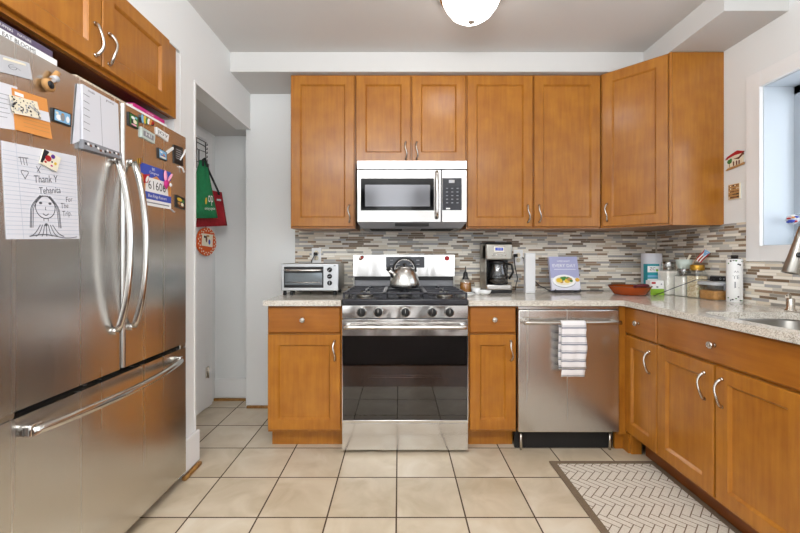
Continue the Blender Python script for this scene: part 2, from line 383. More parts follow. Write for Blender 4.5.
boxes('pane', (XR+.18, XR+.184, WY0+.04, WY1-.04, WZ0+.05, WZ1-.05)).build('window_pane', win)
# backsplash
bs = boxes('mosaic', (-.795, XR-.012, YW-.010, YW, .90, 1.37), (XR-.010, XR, 2.181, YW-.010, .90, 1.356), (XR-.010, XR, .6, 2.181, .90, WZ0-T-.002))
struct('backsplash_tiles', bs)
struct('trim_tile_corner', boxes(mat('grout_bead', 'c9bfae', .6), (XR-.018, XR-.010, YW-.018, YW-.010, .904, 1.354)))

# ------------------------------------------------------------------ cabinets
def rect(x0, x1, z0, z1, i, y): return [(x0+i, y, z0+i), (x1-i, y, z0+i), (x1-i, y, z1-i), (x0+i, y, z1-i)]
def panel_door(par, x0, x1, z0, z1, fr=.06, m='wood', label=None):
    b = MB(m)
    prof = [(0, 0), (0, -.017), (.003, -.020), (fr, -.020), (fr+.002, -.0175), (fr+.0035, -.0175), (fr+.0105, -.0085), (fr+.0125, -.0085)]
    b.loft([rect(x0, x1, z0, z1, i, y) for i, y in prof])
    return b.build('door', par, label=label)
def slab_front(par, x0, x1, z0, z1, m='wood_h', name='drawer'):
    b = MB(m); b.loft([rect(x0, x1, z0, z1, i, y) for i, y in [(0, 0), (0, -.014), (.006, -.020)]]); return b.build(name, par)
def pull(par, x, z, L=.115, side=1, y=-.020):
    b = MB('nickel'); pts = []; rs = []
    n = 16
    for k in range(n+1):
        t = k/n; a = math.sin(PI*t)
        pts.append((x + side*.010*math.sin(2*PI*t)*.6, y-.004-.026*a**.7, z-L/2+L*t)); rs.append(.0048+.0026*abs(2*t-1)**2)
    b.tube(pts, rs, 10)
    for s_ in (-1, 1): b.lathe([(.0085, 0), (.0075, .004), (.005, .008)], (x, y, z+s_*L/2), (0, -1, 0), 14)
    return b.build('handle', par)
def knob(par, x, z, y=-.020):
    b = MB('nickel'); b.lathe([(.010, 0), (.006, .004), (.0055, .014), (.015, .018), (.0165, .022), (.015, .026), (.009, .028), (.006, .0265), (.004, .029), (0, .029)], (x, y, z), (0, -1, 0), 20)
    for k in range(8):
        a = 2*PI*k/8; b.lathe([(.0028, 0), (.002, .002), (0, .0025)], (x+.0115*math.cos(a), y-.027, z+.0115*math.sin(a)), (0, -1, 0), 8)
    return b.build('knob', par)
def open_box(b, x0, x1, y0, y1, z0, z1, t=.018):
    b.box(x0, x0+t, y0, y1, z0, z1).box(x1-t, x1, y0, y1, z0, z1).box(x0+t, x1-t, y0, y1, z0, z0+t).box(x0+t, x1-t, y0, y1, z1-t, z1).box(x0+t, x1-t, y1-.008, y1, z0+t, z1-t)
    return b
UB, UT = 1.352, 2.405                               # wall cabinets: underside and top
def carcass(par, w, dep, z0, z1, mid=None):
    b = MB('wood')
    open_box(b, 0, w, .019, dep, z0, z1)
    st = .036
    b.box(0, st, 0, .019, z0, z1).box(w-st, w, 0, .019, z0, z1).box(st, w-st, 0, .019, z0, z0+st).box(st, w-st, 0, .019, z1-st, z1)
    for m_ in (mid or []): b.box(m_-st/2, m_+st/2, 0, .019, z0+st, z1-st)
    return b.build('carcass', par)
YU = 2.645                                          # wall cabinet face frame (doors 2 cm prouder)
def wall_cab(label, x0, x1, z0, z1, doors, loc_y=YU, mid=None, hz=.10):
    c = thing('wall_cabinet', label, 'cabinet', (x0, loc_y, 0))
    w = x1-x0; carcass(c, w, YW-loc_y-.001, z0, z1, mid)
    for (a, b_, hs) in doors:
        dr = panel_door(c, a-x0, b_-x0, z0+.012, z1-.010)
        pull(dr, (a-x0+.032) if hs < 0 else (b_-x0-.032), z0+hz)
    return c
wall_cab('single-door wooden wall cabinet at the left end of the wall run, beside the bare wall', X(290, 2.625), X(355, 2.625), UB, UT, [(X(291, 2.625), X(354, 2.625), 1)])
wall_cab('short two-door wooden wall cabinet directly above the microwave', X(355.4, 2.625), X(466.4, 2.625), 1.797, UT, [(X(356.4, 2.625), X(410.5, 2.625), 1), (X(412, 2.625), X(465.6, 2.625), -1)], mid=[(X(411.2, 2.625)-X(355.4, 2.625))], hz=.085)
wall_cab('tall two-door wooden wall cabinet between the microwave and the corner cabinet', X(466.6, 2.625), X(601, 2.625), UB, UT, [(X(467.6, 2.625), X(532.6, 2.625), 1), (X(534.4, 2.625), X(600.4, 2.625), -1)], mid=[(X(533.5, 2.625)-X(466.6, 2.625))])
# diagonal corner cabinet
A0 = Vector((1.384, 2.640)); A1 = Vector((1.668, 2.344))
cc = thing('corner_wall_cabinet', 'diagonal wooden corner wall cabinet with one door, next to the right wall', 'cabinet', (A0.x, A0.y, 0))
b = MB('wood')
foot = [(0, 0), (A1.x-A0.x, A1.y-A0.y), (XR-.001-A0.x, A1.y-A0.y), (XR-.001-A0.x, YW-.011-A0.y), (0, YW-.011-A0.y)]
b.poly([(x, y, UB) for x, y in foot], (0, 0, UT-UB)); b.build('carcass', cc)
dv = (A1-A0); ang = math.atan2(dv.y, dv.x); dl = dv.length
hub = MB('wood'); hub.loft([rect(.014, dl-.022, UB+.012, UT-.010, i, y) for i, y in [(0, 0), (0, -.017), (.003, -.020), (.06, -.020), (.062, -.0175), (.0635, -.0175), (.0705, -.0085), (.0725, -.0085)]])
cd = hub.build('door', cc, (0, 0, 0), ang)
h_ = pull(cd, .046, UB+.105)
# bead at the cabinet edge
MB('wood').box(dl-.019, dl, -.012, 0, UB, UT, .004).build('edge_stile', cc, (0, 0, 0), ang)

def base_cab(name, label, loc, rz, w, fronts, dep=.60, ztop=.868, toe='toe', toe0=0):
    c = thing(name, label, 'cabinet', loc, rz)
    b = MB('wood'); open_box(b, 0, w, .019, dep, .112, ztop)
    st = .03
    b.box(0, st, 0, .019, .112, ztop).box(w-st, w, 0, .019, .112, ztop).box(st, w-st, 0, .019, .112, .13).box(st, w-st, 0, .019, ztop-.03, ztop).box(st, w-st, 0, .019, .69, .72)
    b.build('carcass', c)
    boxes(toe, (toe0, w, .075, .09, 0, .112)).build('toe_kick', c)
    for kind, x0, x1, z0, z1, hx, hz in fronts:
        if kind == 'drawer': f = slab_front(c, x0, x1, z0, z1); knob(f, hx, hz)
        elif kind == 'panel': f = slab_front(c, x0, x1, z0, z1, name='false_front'); knob(f, hx, hz)
        else: f = panel_door(c, x0, x1, z0, z1); pull(f, hx, hz)
    return c
YB = 2.305                                          # base cabinet face frames
x0 = X(267, 2.285); x1 = -.338; wL = x1-x0
base_cab('base_cabinet', 'wooden base cabinet left of the range, under the toaster oven', (x0, YB, 0), 0, wL,
    [('drawer', .004, wL-.010, .706, .862, X(303, 2.285)-x0, .785), ('door', .004, wL-.010, .130, .696, wL-.045, .60)], toe='wood')
x0 = .412; wM = .700-x0
base_cab('base_cabinet', 'narrow wooden base cabinet between the range and the dishwasher', (x0, YB, 0), 0, wM,
    [('drawer', .008, wM-.006, .706, .862, X(494, 2.285)-x0, .787), ('door', .008, wM-.006, .130, .696, wM-.036, .60)], toe='wood')
XB = 1.363                                          # right-hand run: face frames (doors at 1.343)
def rx(px): return F*(XB-.02)/(px-CX)
y0 = 2.305; ya, yb, yc, yd = rx(624.5), rx(656), rx(657.2), rx(714)
cw = y0-(rx(656.6))
rc = base_cab('base_cabinet', 'narrow wooden base cabinet in the corner, right of the dishwasher', (XB, y0, 0), -PI/2, cw,
    [('drawer', y0-ya, y0-yb, .706, .862, y0-rx(638.5), .785), ('door', y0-ya, y0-yb, .130, .696, y0-rx(649.5), .592)], toe0=.06)
f_ = MB('wood').box(-.004, .016, -.063, -.012, .10, .868, .002)   # narrow filler beside the dishwasher
f_.box(-.04, -.02, -.060, -.012, 0, .112).box(-.02, .036, -.012, .0, 0, .112); f_.build('filler_strip', rc)
MB('wood').box(.035, .05, .0, .06, 0, .112, .002).build('toe_return', rc)
sw = .742; ys = rx(656.6)
e = .006
base_cab('sink_base_cabinet', 'wide two-door wooden base cabinet under the sink with one long drawer front', (XB, ys, 0), -PI/2, sw,
    [('panel', .004, sw-.004, .706, .862, ys-rx(714.5), .783), ('door', .004, ys-rx(713.2), .130, .696, ys-rx(704.5), .592), ('door', ys-rx(715.2), sw-.004, .130, .696, ys-rx(722), .592)], ztop=.69)
y2 = ys-sw
base_cab('base_cabinet', 'wooden base cabinet at the near end of the right-hand run', (XB, y2, 0), -PI/2, .46,
    [('drawer', .004, .455, .706, .862, .23, .785), ('door', .004, .455, .130, .696, .05, .592)])

# countertops
ZT, ZU = .902, .870
def slab(name, outer, hole, label, cat='countertop'):
    bm = bmesh.new(); es = []
    for lp in [outer] + ([hole] if hole else []):
        vs = [bm.verts.new((x, y, ZU)) for x, y in lp]
        es += [bm.edges.new((vs[i], vs[(i+1) % len(vs)])) for i in range(len(vs))]
    bmesh.ops.triangle_fill(bm, use_beauty=True, edges=es)
    r = bmesh.ops.extrude_face_region(bm, geom=bm.faces[:])
    bmesh.ops.translate(bm, verts=[v for v in r['geom'] if isinstance(v, bmesh.types.BMVert)], vec=(0, 0, ZT-ZU))
    mb = MB('granite'); mb.bm.free(); mb.bm = bm
    o = mb.build(name); return tag(o, label, cat)
slab('countertop', [(-.797, 2.255), (-.340, 2.255), (-.340, YW-.011), (-.797, YW-.011)], None, 'short speckled stone worktop left of the range, under the toaster oven')
def rrect(x0, x1, y0, y1, r, n=6):
    out = []
    for cx, cy, a in ((x1-r, y1-r, 0), (x0+r, y1-r, 90), (x0+r, y0+r, 180), (x1-r, y0+r, 270)):
        for k in range(n+1): t = math.radians(a+90*k/n); out.append((cx+r*math.cos(t), cy+r*math.sin(t)))
    return out
SX0, SX1, SY0, SY1 = 1.392, 1.825, 1.300, 1.795
slab('countertop', [(.409, 2.255), (1.310, 2.255), (1.318, 2.247), (1.318, .80), (XR-.011, .80), (XR-.011, YW-.011), (.409, YW-.011)], rrect(SX0, SX1, SY0, SY1, .07), 'long L-shaped speckled stone worktop from the range round the corner to the sink')
# sink
sk = thing('kitchen_sink', 'stainless steel undermount sink set in the right-hand worktop under the window', 'sink', (0, 0, 0))
def lp(i, z, r=.07): return [(x, y, z) for x, y in rrect(SX0-i, SX1+i, SY0-i, SY1+i, r)]
MB(steel('sink_steel', '8a8782', .32, (1, .02, 1), .01)).loft([lp(.012, .8695), lp(-.0, .8695), lp(-.004, .862), lp(-.016, .72), lp(-.05, .70, .07), lp(-.12, .697, .05)], cap0=False, smooth=True).build('basin', sk, normals=False)
MB('chrome').lathe([(.045, 0), (.04, .003), (.02, .001), (0, .001)], (1.61, 1.52, .6975)).build('drain', sk)

# ------------------------------------------------------------------ refrigerator (local x = world Y, local -y = out)
FX, FY0, FY1 = -1.10, 1.045, 2.000
fr = thing('refrigerator', 'stainless steel french-door refrigerator covered in magnets and notes', 'refrigerator', (FX, FY0, 0), PI/2)
FW = FY1-FY0; SM = 1.532-FY0
MB(mat('fridge_side_grey', '55565a', .5)).box(.01, FW-.01, .075, .74, .03, 1.745, .004).build('body', fr)
def fdoor(x0, x1, z0, z1, name):
    b = MB('steel_v'); loops = []
    r = .014
    prof = [(x0, .07), (x0, r)] + [(x0+r-r*math.cos(t), r-r*math.sin(t)) for t in (PI/8, PI/4, 3*PI/8)] + [(x0+r, 0), (x1-r, 0)] + [(x1-r+r*math.sin(t), r-r*math.cos(t)) for t in (PI/8, PI/4, 3*PI/8)] + [(x1, r), (x1, .07)]
    b.loft([[(x, y, z0) for x, y in prof], [(x, y, z1) for x, y in prof]])
    return b.build(name, fr)
dl_ = fdoor(.002, SM-.004, .715, 1.772, 'door'); dr_ = fdoor(SM+.004, FW-.002, .715, 1.772, 'door')
dz_ = fdoor(.002, FW-.002, .052, .694, 'freezer_drawer')
def arc_bar(pts_end, bulge, horizontal=False, n=20, w=.0135):
    return None
def vbar(par, x, z0, z1, lean):
    b = MB('chrome'); pts = []
    for k in range(25):
        t = k/24; q = 4*t*(1-t)
        pts.append((x+lean*(1-q), -.012-.052*q**.8, z0+(z1-z0)*t))
    b.tube(pts, .0125, 12, 1.0)
    for z in (z0, z1): b.lathe([(.0145, 0), (.0135, .014)], (x+lean, 0, z), (0, -1, 0), 14)
    return b.build('handle', par)
vbar(dl_, 1.487-FY0, .872, 1.532, .0); vbar(dr_, 1.578-FY0, .872, 1.545, .0)
b = MB('chrome'); pts = []
for k in range(31):
    t = k/30; q = 4*t*(1-t); pts.append((.082+(FW-.182)*t, -.022-.05*q, .645))
b.tube(pts, .0145, 12)
for xx in (.084, FW-.102): b.box(xx-.012, xx+.03 if xx < .2 else xx+.012, -.03, 0, .632, .668, .006)
b.build('handle', dz_)
boxes('dark', (.004, FW-.004, .07, .10, .004, .05)).build('kick_grille', fr)
boxes('dark', (.006, FW-.006, .045, .073, .694, .715)).build('gasket', fr)
hb = MB('grey_panel')
hb.box(FW-.10, FW-.01, .03, .16, 1.7725, 1.79, .006); hb.build('hinge_cover', fr)
for hx_ in (.01, FW-.06): MB('nickel').box(hx_, hx_+.05, .002, .05, .695, .714, .003).build('drawer_hinge', fr)
# cabinet over the fridge
oc = thing('wall_cabinet', 'two-door wooden cabinet built in above the refrigerator', 'cabinet', (-1.132, 1.025, 0), PI/2)
ow = 1.953-1.025
b = MB('wood'); open_box(b, 0, ow, .019, .60, 1.857, 2.213)
st = .036
b.box(0, st, 0, .019, 1.857, 2.213).box(ow-.09, ow, 0, .019, 1.857, 2.213).box(st, ow-.09, 0, .019, 1.857, 1.89).box(st, ow-.09, 0, .019, 2.18, 2.213).box(.40, .44, 0, .019, 1.89, 2.18)
b.build('carcass', oc)
boxes('wood_shaded', (.02, ow-.02, .02, .598, 1.853, 1.8568)).build('underside', oc)  # thin sheet with the underside shade in its colour
d0 = panel_door(oc, .006, .414, 1.872, 2.210); pull(d0, .384, 1.955, side=1)
d1_ = panel_door(oc, .420, .842, 1.872, 2.210); pull(d1_, .452, 1.955, side=-1)
# filler panel around the recess
struct('trim_recess_left', boxes('trim', (-1.30, -1.142, 1.955, 2.007, 1.79, 2.213)))

# ------------------------------------------------------------------ range (local origin at centre bottom front)
RX, RY = .036, 2.262
rg = thing('gas_range', 'stainless steel freestanding gas range with five front knobs', 'range', (RX, RY, 0))
hw = .371
MB('grey_panel').box(-hw, hw, .05, .655, .01, .895, .002).build('body', rg)
# drawer, door, panel
def wavy(b, x0, x1, z0, z1, y0, y1, amp=.0030, n=24):
    b.box(x0, x1, y0+.003, y1, z0, z1, .003)
    rows = []
    for j in range(7):
        z = z0+.003+(z1-z0-.006)*j/6
        rows.append([(x0+.003+(x1-x0-.006)*i/n, y0+.001+amp*noise.noise(Vector((i*.55, j*.16, z0*7))), z) for i in range(n+1)])
    b.loft(rows, False, False, True, False)
    return b
wavy(MB('steel_p'), -hw, hw, .020, .180, .0, .06).build('storage_drawer', rg)
dd = MB('steel_p')
wavy(dd, -hw, hw, .692, .790, .0, .06)
dd.box(-hw, -hw+.004, .0, .06, .19, .692).box(hw-.004, hw, .0, .06, .19, .692); dd.use('chrome').box(-hw, hw, -.004, .06, .180, .199, .003)
od = dd.build('oven_door', rg)
ow_ = MB('oven_glass').box(-hw+.004, hw-.004, .001, .009, .199, .692)
ow_.build('window', od)
inner = MB('black'); inner.box(-hw+.004, hw-.004, .048, .056, .199, .692)
inner.use(mat('oven_inner_frame', '060606', .4))
for q in ((-hw+.004, hw-.004, .55, .692), (-hw+.004, hw-.004, .199, .30), (-hw+.004, -.24, .30, .55), (.24, hw-.004, .30, .55)): inner.box(q[0], q[1], .010, .012, q[2], q[3])
inner.build('inner_panel', od)
rk = MB('nickel')
for z in (.44, .60-.02):
    rk.cyl((-.22, .03, z), (.22, .03, z), .003, 8); rk.cyl((-.22, .042, z+.01), (.22, .042, z+.01), .002, 8)
for i in range(12): rk.cyl((-.2+.036*i, .03, .44), (-.2+.036*i, .044, .45), .0015, 6)
rk.build('oven_rack', od)
hd = MB('chrome').tube([(-.355+.71*k/20, -.045-.006*math.sin(PI*k/20), .752) for k in range(21)], .0125, 14)
for s_ in (-1, 1): hd.box(s_*.335-.012, s_*.335+.012, -.045, .002, .742, .762, .004)
hd.build('handle', od)
wavy(MB('steel_p'), -hw, hw, .798, .873, -.002, .07).build('control_panel', rg)
for px in (361.3, 378.3, 405.4, 432.2, 449.4):
    kx = X(px, RY-.01)-RX; kz = .8335
    b = MB('chrome').lathe([(.030, 0), (.030, .003), (.027, .005)], (kx, -.001, kz), (0, -1, 0), 24)
    b.use('black').lathe([(.0255, .004), (.0245, .022), (.022, .026), (0, .026)], (kx, -.001, kz), (0, -1, 0), 24)
    b.box(kx-.006, kx+.006, -.036, -.026, kz-.022, kz+.022, .003); b.use('chrome').box(kx-.0015, kx+.0015, -.0375, -.0355, kz-.002, kz+.021)
    b.build('knob', rg)
MB('steel_soft').box(-hw, hw, .0, .60, .895, .900)
ck = MB('enamel'); ck.box(-hw, hw, -.006, .57, .873, .911, .010); ck.build('cooktop', rg)
# burners and grates
for i, (bx, by) in enumerate(((-.25, .15), (-.25, .42), (0, .28), (.25, .15), (.25, .42))):
    b = MB('steel_soft').lathe([(.055, 0), (.05, .012), (.03, .014)], (bx, by, .9105), seg=20); b.use('iron').lathe([(.036, .014), (.036, .021), (.03, .024), (0, .024)], (bx, by, .9105), seg=20)
    b.build('burner', rg)
for gx in (-.247, 0, .247):
    b = MB('iron'); r_ = .0065; w2 = .118; z = .940
    def bar(p, q): b.box(min(p[0], q[0])-r_, max(p[0], q[0])+r_, min(p[1], q[1])-r_, max(p[1], q[1])+r_, z-.006, z+.006, .003)
    for yy in (.035, .535): bar((gx-w2, yy), (gx+w2, yy))
    for xx in (gx-w2, gx+w2): bar((xx, .035), (xx, .535))
    bar((gx-w2, .285), (gx+w2, .285))
    for cy in ((.15, .42) if gx else (.28,)):
        for dx, dy in ((0, .1), (0, -.1), (.1, 0), (-.1, 0)): bar((gx+dx*.35, cy+dy*.35), (gx+dx*1.15, cy+dy*1.15))
    for xx in (gx-w2, gx+w2):
        for yy in (.035, .285, .535): b.box(xx-.006, xx+.006, yy-.006, yy+.006, .910, z)
    b.build('grate', rg)
bg_ = MB('steel_p'); BGY = .555
wavy(bg_, -hw-.003, hw+.003, 1.012, 1.175, BGY, BGY+.10, .0034)
bgo = bg_.build('backguard', rg)
b = MB('grey_panel').box(-hw, hw, BGY+.035, BGY+.10, .905, .985); b.use('black').box(-hw, hw, BGY+.02, BGY+.10, .985, 1.012); b.use('steel_soft')
for s_ in (-1, 1): b.box(s_*hw-.008 if s_ > 0 else -hw, hw if s_ > 0 else -hw+.008, BGY, BGY+.10, .905, 1.012)
b.build('rear_vent', rg)
kx0 = X(386, RY+BGY)-RX; kx1 = X(424.5, RY+BGY)-RX
b = MB(mat('display_grey', '4a4b50', .15)).box(kx0, kx1, BGY-.005, BGY+.004, 1.078, 1.158, .002)
b.use('greyc')
for i in range(5):
    for j in range(2): b.box(kx0+.03+.048*i, kx0+.052+.048*i, BGY-.0056, BGY-.004, 1.10+.03*j, 1.106+.03*j)
b.build('display', bgo)
sx = X(447, RY+BGY)-RX
tx = tag(MB('red').lathe([(.017, 0), (.017, .003), (.014, .005), (0, .005)], (0, 0, 0), (0, -1, 0), 20).build('round_magnet', None, (RX+sx, RY+BGY-.0031, 1.147)), 'red round magnet on the right of the range backguard', 'magnet')
rb = MB('brown'); f = lambda x, y: Vector((x, -.0045, y))
rb.lathe([(.021, 0), (.021, .003), (.018, .004), (0, .004)], (0, 0, 0), (0, -1, 0), 18, sy=.62); rb.use('red').blob(.004, .002, .009, .006, f); rb.use('cream').blob(-.008, 0, .005, .005, f)
tag(rb.build('oval_magnet', None, (RX+X(361.5, RY+BGY)-RX, RY+BGY-.0031, 1.150)), 'small brown oval magnet on the left of the range backguard', 'magnet')
# kettle
kt = thing('tea_kettle', 'brushed steel tea kettle with arched handle on the range', 'kettle', (X(404.5, 2.53), 2.53, .9545))
MB('steel_v').lathe([(.080, 0), (.094, .004), (.099, .02), (.096, .045), (.084, .085), (.068, .112), (.055, .128), (.050, .131)], seg=36).build('body', kt)
b = MB('steel_v').lathe([(.049, .131), (.045, .137), (.03, .142), (0, .144)], seg=28); ko = b.build('lid', kt)
MB('black').lathe([(.007, .143), (.007, .149), (.014, .153), (.014, .159), (.009, .163), (0, .164)], seg=18).build('lid_knob', ko)
b = MB('steel_v').tube([(-.068, -.03, .080), (-.088, -.038, .104), (-.102, -.044, .122)], [.022, .015, .013], 14); so = b.build('spout', kt)
b = MB('black').tube([(-.099, -.043, .118), (-.109, -.047, .132)], .015, 14); b.build('spout_cap', so)
pts = [(.074*math.cos(a), 0, .115+.080*math.sin(a)) for a in [PI*k/20 for k in range(21)]]
b = MB('black').tube([(-.068, 0, .105)]+list(reversed(pts))+[(.074, 0, .105)], .0065, 10); b.use('chrome').tube([(p[0]*.88, p[1]-.002, .115+(p[2]-.115)*.88) for p in pts], .0025, 8)
b.build('handle', kt)

# ------------------------------------------------------------------ microwave
MY = 2.56; mx0 = X(357, MY); mx1 = X(467, MY)
mw = thing('microwave', 'stainless steel over-the-range microwave under the short wall cabinet', 'microwave', (mx0, MY, 0))
mwW = mx1-mx0; U = lambda px: X(px, MY)-mx0; V = lambda py: Z(py, MY)
MB('grey_panel').box(0, mwW, .03, YW-MY-.012, V(222), 1.7965).build('body', mw)
MB('steel_h').box(0, mwW, 0, .03, V(169), 1.7965, .002).build('vent_panel', mw)
b = MB('steel_h').box(0, U(441), 0, .03, V(222.3), V(169.8), .003); b.use('black_gloss').box(U(360.8), U(434), -.002, .002, V(210.5), V(178.2), .001)
b.use(mat('microwave_screen', '8f8f94', .12, .6)).box(U(365), U(430), -.0035, -.001, V(206.5), V(184.8))
md = b.build('door', mw)
hb = MB('chrome').tube([(U(436.6), -.012-.022*(4*t*(1-t))**.5, V(218)+(V(172)-V(218))*t) for t in [k/16 for k in range(17)]], .0125, 12, 1.0)
hb.build('handle', md)
b = MB('steel_h').box(U(441.8), mwW, 0, .03, V(222.3), V(169.8), .003); cp = b.build('control_panel', mw)
b = MB(mat('keypad_black', '25252c', .2)).box(U(442.3), U(461.7), -.002, .002, V(210.2), V(178), .001)
f = lambda x, y: Vector((x, -.0026, y))
b.use('ltgrey').box(U(448.8), U(454.5), -.003, -.001, V(183), V(180)); b.use('greyc')
for i in range(3):
    for j in range(5): b.box(U(446+i*5.2), U(448+i*5.2), -.003, -.001, V(188+j*3.6)-.006, V(188+j*3.6))
b.use('white').box(U(446), U(450), -.003, -.001, V(209)-.002, V(208))
b.build('keypad', cp)
b = MB('grey_panel').loft([[(0.002, .004, V(222.3)), (mwW-.002, .004, V(222.3)), (mwW-.002, .35, V(222.3)), (.002, .35, V(222.3))], [(.03, .03, V(228)), (mwW-.03, .03, V(228)), (mwW-.03, .33, V(228)-.002), (.03, .33, V(228)-.002)]])
b.use('dark').box(U(395), U(429), .006, .018, V(226), V(223), .001).box(.08, .30, .06, .26, V(228)-.004, V(228)).box(mwW-.30, mwW-.08, .06, .26, V(228)-.004, V(228))
b.build('base_grille', mw)

# ------------------------------------------------------------------ dishwasher
DY = 2.262; dx0 = X(518, DY); dx1 = X(620, DY); dW = dx1-dx0-.006
dw = thing('dishwasher', 'stainless steel dishwasher between the narrow cabinet and the corner', 'dishwasher', (dx0+.003, DY, 0))
MB('grey_panel').box(.01, dW-.01, .04, .60, .12, .862).build('tub', dw)
b = MB('steel_v').box(0, dW, 0, .035, Z(432.5, DY), .846, .006); ddw = b.build('door', dw)
MB('steel_h').box(0, dW, .006, .035, .848, .868, .003).build('top_trim', dw)
hz_ = Z(321.5, DY)
b = MB('nickel').tube([(.022+(dW-.036)*t, -.042-.012*math.sin(PI*t), hz_) for t in [k/20 for k in range(21)]], .0125, 12, 1.0)
for xx in (.035, dW-.028): b.box(xx-.012, xx+.012, -.042, .002, hz_-.010, hz_+.010, .003)
b.build('handle', ddw)
MB('nickel').box(.03, .12, -.0015, .001, hz_+.020, hz_+.028, .0005).box(.108, .120, -.0018, .001, hz_+.018, hz_+.032, .0005).build('badge', ddw)
b = MB('dark').box(0, dW, .075, .09, 0, .118); b.use('nickel').cyl((.03, .05, .0), (.03, .05, .1), .008, 10).cyl((dW-.03, .05, 0), (dW-.03, .05, .1), .008, 10); b.build('kick_plate', dw)
# towel over the handle
def towel():
    m = mat('striped_dish_towel', 'e8e4e4', .9); t, bb = nt(m)
    tc = t.nodes.new('ShaderNodeTexCoord'); s = t.nodes.new('ShaderNodeSeparateXYZ'); t.links.new(tc.outputs['Object'], s.inputs[0])
    fz = math_(t, 'FRACT', math_(t, 'MULTIPLY', s.outputs[2], 1/.047))
    a = math_(t, 'LESS_THAN', math_(t, 'ABSOLUTE', math_(t, 'SUBTRACT', fz, .5)), .10); c2 = math_(t, 'LESS_THAN', math_(t, 'ABSOLUTE', math_(t, 'SUBTRACT', fz, .72)), .035)
    k = math_(t, 'MAXIMUM', a, c2)
    mx = t.nodes.new('ShaderNodeMix'); mx.data_type = 'RGBA'; t.links.new(k, mx.inputs[0]); mx.inputs[6].default_value = lin('e8e4e4'); mx.inputs[7].default_value = lin('8c8d96')
    t.links.new(mx.outputs[2], bb.inputs['Base Color']); return m
tw = MB(towel()); tx0 = X(561.5, DY-.07); tx1 = X(587, DY-.07); yy = -.052
def tgrid(xa, xb, path, th=.005):
    n = 10; rows = []
    for j, (y, z, k) in enumerate(path):
        rows.append([(xa+(xb-xa)*i/n + k*.004*math.sin(j*.9), y - k*.003*math.sin(i*1.3+j*.25), z) for i in range(n+1)])
    back = [[(x, y+th, z) for x, y, z in r] for r in rows]
    for A_, B_ in zip(rows, back): pass
    tw.loft([r+list(reversed(q)) for r, q in zip(rows, back)], True, True, True)
zt = 0
front = [(-.020, -.006, 0), (-.0245, -.03, .5)] + [(-.024-.002*k/10, -.03-.225*k/10, 1) for k in range(1, 11)]
tgrid(.0, (tx1-tx0)*.96, [(.0, .0145, 0), (-.010, .0125, 0), (-.018, .004, 0)] + front[0:] + [])
front2 = [(-.0165, -.006, 0)] + [(-.0185, -.006-.297*k/12, 1) for k in range(1, 13)]
tgrid(.002, (tx1-tx0)*.93, front2)
tgrid(-.003, (tx1-tx0)*.85, [(.0165, .0, 0)] + [(.0165, -.27*k/8, .6) for k in range(1, 9)])
tag(tw.build('dish_towel', None, (tx0, DY-.053, hz_)), 'white dish towel with grey stripes hung over the dishwasher handle', 'towel')

# ------------------------------------------------------------------ toaster oven
TY = 2.56; tx = -.787
to = thing('toaster_oven', 'silver toaster oven on the left worktop, with three black knobs', 'toaster oven', (tx, TY, ZT))
tW = .386; z0, z1 = .028, .212
b = MB('steel_soft').box(0, tW, .012, .27, z0, z1, .012); b.use('black').box(.01, tW-.01, .255, .272, z0+.01, z1-.01); b.build('body', to)
b = MB(mat('toaster_face', 'c8cacc', .32, .6)).box(.002, tW-.002, 0, .014, z0+.002, z1-.002, .005)
fc = b.build('front_panel', to)
b = MB('black').box(.022, .285, -.004, .002, z0+.022, z1-.022, .003); dro = b.build('door', to)
MB(mat('toaster_glass', '70767a', .06, .4)).box(.030, .277, -.006, -.003, z0+.042, z1-.062).build('glass', dro)
b = MB('chrome').tube([(.028+.250*t, -.012-.020*math.sin(PI*t)**.6, z1-.045) for t in [k/14 for k in range(15)]], .007, 10); b.build('handle', dro)
b = MB('nickel')
for z in (.085, .088): b.cyl((.04, -.0063, z), (.265, -.0063, z), .0012, 6)
b.build('rack', dro)
for k in range(3):
    kz = z1-.042-.044*k; b = MB('black').lathe([(.0165, 0), (.015, .012), (0, .013)], (.326, 0, kz), (0, -1, 0), 20)
    b.use('ltgrey'); a = (.7, 0.2, 1.5)[k]; dx, dz = math.cos(a)*.011, math.sin(a)*.011
    b.tube([(.326-dx, -.0135, kz-dz), (.326+dx, -.0135, kz+dz)], .002, 6); b.build('knob', to)
MB('black').box(.352, .366, -.002, .001, z1-.018, z1-.013).build('indicator', to)
for fx in (.02, .065, tW-.03):
    for fy in ((.03,) if fx == .065 else (.03, .24)): MB('black').lathe([(.012, 0), (.013, .01), (.010, .03)], (fx, fy, 0), seg=12).build('foot', to)

